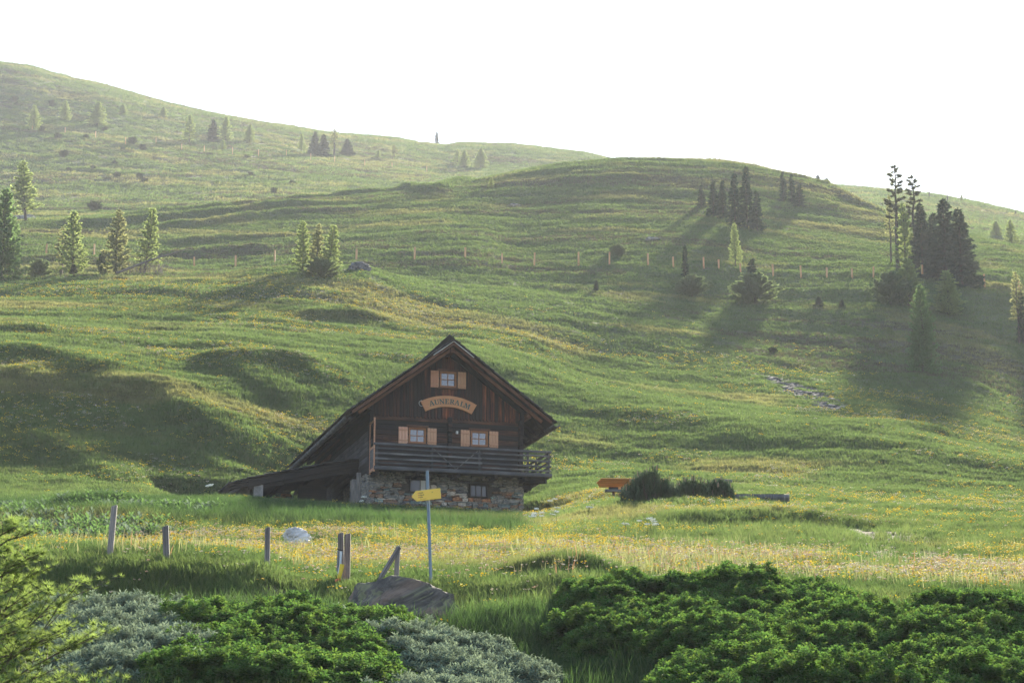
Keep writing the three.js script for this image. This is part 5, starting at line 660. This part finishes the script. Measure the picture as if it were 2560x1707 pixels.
function meadow() {
  const free = (x, d) => !underHut(x, d) && clearOf(x, d);
  const open = (x, d) => free(x, d) ? (1 - 0.93 * bare(x, d)) : 0;
  grass('meadow_grass', 'short', scatter(11, 110000, 26, 66, open), () => 1, (x, d) => Math.max(bank(x, d), 0.3 * terrace(x, d)), 'short green meadow grass in the foreground');
  grass('tall_grass', 'tall', scatter(12, 60000, 26, 96, (x, d) => open(x, d) * Math.max(bank(x, d), 0.25 * smooth(60, 70, d), 0.16) * (d > 39.2 && d < 43.5 ? 0.12 : 1) * (d < 41 ? 1.0 : 1) * (terrace(x, d) > 0.3 ? 0.45 : 1)), (x, d) => mix(0.85, 1.1, bank(x, d)) * mix(1, 0.6, smooth(70, 78, d)) * (0.75 + 0.5 * noise(x * 0.4, d * 0.4)), (x, d) => bank(x, d), 'tall lush grass on the bank below the hut and at the terrace edge');
  grass('slope_grass', 'mid', scatter(13, 195000, 62, 180, (x, d) => open(x, d) * Math.min(1, 70 / d + 0.15)), (x, d) => mix(0.8, 1.25, smooth(70, 170, d)), () => 0.15, 'pasture grass on the slope around and behind the hut');
  grass('pasture_grass', 'far', scatter(14, 185000, 150, 420, (x, d) => free(x, d) * Math.min(1, 190 / d)), (x, d) => mix(0.75, 1.2, smooth(180, 400, d)), () => 0.15, 'coarse pasture grass on the upper slope');
  grass('ridge_grass', 'ridge', scatter(15, 110000, 400, 880, () => 1), () => 1, () => 0.1, 'coarse grass on the far ridges');
  // flowers: heads on thin stalks
  const head = (seed, n, rad, up) => { const r = rng(seed), pos = [], idx = []; for (let k = 0; k < n; k++) { const a = r() * 6.283, q = 0.11 * Math.sqrt(r()), x = Math.cos(a) * q, z = Math.sin(a) * q, h = up * (0.7 + 0.5 * r()), R = rad * (0.7 + 0.6 * r()), b = pos.length / 3, tx = (r() - 0.5) * R, tz = (r() - 0.5) * R;
    for (let i = 0; i < 6; i++) { const t = i / 6 * 6.283; pos.push(x + Math.cos(t) * R, h + (i % 2 ? R * 0.45 : R * 0.1) + Math.cos(t) * tx, z + Math.sin(t) * R); } pos.push(x, h - R * 0.5, z); for (let i = 0; i < 6; i++) idx.push(b + 6, b + i, b + (i + 1) % 6); for (let i = 1; i < 5; i++) idx.push(b, b + i, b + i + 1); }
    const g = new THREE.BufferGeometry(); g.setAttribute('position', new THREE.Float32BufferAttribute(pos, 3)); g.setIndex(idx); g.computeVertexNormals(); return g; };
  const band = (x, d) => { const p = fbm(x * 0.11 + 21, d * 0.16 + 4, 3), t = terrace(x, d); return Math.min(1, Math.max(t * (0.14 + 1.1 * smooth(0.4, 0.62, p)), d > 60 ? smooth(0.44, 0.62, p) * 0.55 : 0.025) * (d > 62 && bank(x, d) > 0.5 ? 0.12 : 1) * smooth(38, 41, d) + 0.012); };
  const pale = (x, d) => band(x, d) * smooth(0.42, 0.62, fbm(x * 0.13 + 80, d * 0.2 + 30, 3));
  const FL = new THREE.MeshPhysicalMaterial({ color: lin(1, 1, 1), roughness: 0.8, transmission: 0.4, thickness: 0, side: THREE.DoubleSide, specularIntensity: 0.3 });
  const bloom = (name, geo, spots, up, size, paint, label) => stuff(name, geo, FL, spots.length, (k, M, c) => { const [x, d, a, b, e, f] = spots[k], s = size(x, d); plant(M, x, d, a, (e - 0.5) * 0.3, f * 6.28, s * (0.75 + 0.5 * b), s * (0.7 + 0.6 * e)); M.elements[13] += up * 0; paint(c, f); }, label);
  const yellow = (c, f) => c.setRGB(mix(0.84, 0.9, f), mix(0.66, 0.8, f), 0.12), white = (c, f) => f < 0.55 ? c.setRGB(0.72, 0.68, 0.6) : c.setRGB(0.72, 0.6, 0.5);
  bloom('yellow_flowers', head(31, 5, 0.02, 0.22), scatter(31, 7600, 30, 70, (x, d) => open(x, d) * band(x, d)), 0, () => 1, yellow, 'yellow buttercups and dandelions in the meadow');
  bloom('yellow_flowers', head(32, 4, 0.03, 0.22), scatter(32, 8500, 64, 215, (x, d) => open(x, d) * (band(x, d) * smooth(215, 150, d))), 0, (x, d) => mix(0.9, 1.25, smooth(80, 180, d)), yellow, 'yellow flowers sprinkled over the slope behind the hut');
  bloom('pale_flowers', head(33, 4, 0.02, 0.25), scatter(33, 5000, 30, 72, (x, d) => open(x, d) * pale(x, d)), 0, () => 1, white, 'white and pinkish seed heads in the meadow');
  bloom('pale_flowers', head(34, 4, 0.032, 0.24), scatter(34, 6000, 70, 200, (x, d) => open(x, d) * pale(x, d) * smooth(205, 140, d)), 0, (x, d) => mix(0.85, 1.2, smooth(80, 180, d)), white, 'white flowers sprinkled over the slope behind the hut');
  // broad leaved weeds at the left below the bank, white umbels beside the hut
  const weeds = scatter(71, 900, 58, 74, (x, d) => open(x, d) * smooth(-0.115, -0.15, x / d) * smooth(0.42, 0.55, fbm(x * 0.35, d * 0.35, 2)));
  stuff('broad_leaved_weeds', sprigGeo(400, 18, 0.15, 0.04, 0.35), ALDER, weeds.length, (k, M, c) => { const [x, d, a, b, e, f] = weeds[k]; plant(M, x, d, a, (e - 0.5) * 0.3, f * 6.28, 0.7 + 0.7 * b, 0.8 + 0.7 * e, -0.16); const v = 0.7 + 0.6 * e; f < 0.25 ? c.setRGB(0.075 * v, 0.105 * v, 0.07 * v) : c.setRGB(0.07 * v, 0.125 * v, 0.035 * v); }, 'broad leaved weeds below the bank at the left');
  const um = []; { const g = []; const r = rng(9); for (let k = 0; k < 12; k++) { const a = k * 2.4, q = 0.1 * Math.sqrt(k / 12); g.push(new THREE.IcosahedronGeometry(0.022, 0).translate(Math.cos(a) * q, 0.5 + 0.03 * r(), Math.sin(a) * q)); } um.push(mergeGeometries(g)); }
  const ur = rng(44), us = []; for (const [x, y, w, n] of [[1235, 1204, 46, 8], [1475, 1226, 44, 8], [1255, 1175, 24, 3], [1350, 1190, 14, 2], [482, 1140, 8, 3], [828, 1168, 10, 2]]) for (let k = 0; k < n; k++) { const p = foot(x + (ur() - 0.5) * 2 * w, y + 10 + (ur() - 0.5) * 16, 56, 92); us.push([p.x, -p.z, ur(), ur()]); }
  stuff('white_umbels', um[0], new THREE.MeshStandardMaterial({ color: lin(0.68, 0.69, 0.6), roughness: 0.9 }), us.length, (k, M, c) => { const [x, d, a, b] = us[k]; plant(M, x, d, a, 0.1, b * 6, 0.8 + 0.5 * b, 0.75 + 0.5 * a); c.setRGB(1, 1, 1); }, 'white flowering umbels beside the hut and in the meadow');
  stuff('umbel_stalks', new THREE.CylinderGeometry(0.006, 0.012, 0.52, 4).translate(0, 0.24, 0), LEAF(0.09, 0.14, 0.03, 0.2), us.length, (k, M, c) => { const [x, d, a, b] = us[k]; plant(M, x, d, a, 0.1, b * 6, 0.8 + 0.5 * b, 0.75 + 0.5 * a); c.setRGB(1, 1, 1); }, 'green stalks under the white umbels');
  // brown and reddish seed stalks of sorrel and grasses on the terrace
  const STALK = LEAF(1, 1, 1, 0.4); stuff('seed_stalks', tuftGeo(60, 9, 0.42, 0.2, 0.012, 0.3), STALK, 1500, ((sp) => (k, M, c) => { const [x, d, a, b, e, f] = sp[k % sp.length]; plant(M, x, d, a, (e - 0.5) * 0.3, f * 6.28, 0.8 + 0.5 * b, 0.7 + 0.6 * e); f < 0.12 ? c.setRGB(0.32, 0.17, 0.1) : c.setRGB(0.3, 0.3, 0.13); })(scatter(61, 9000, 40.5, 66, (x, d) => open(x, d) * terrace(x, d) * smooth(0.45, 0.65, fbm(x * 0.25, d * 0.5, 3)))), 'dry straw coloured grass stalks on the flower terrace');
}

meadow();

renderer.render(scene, camera);
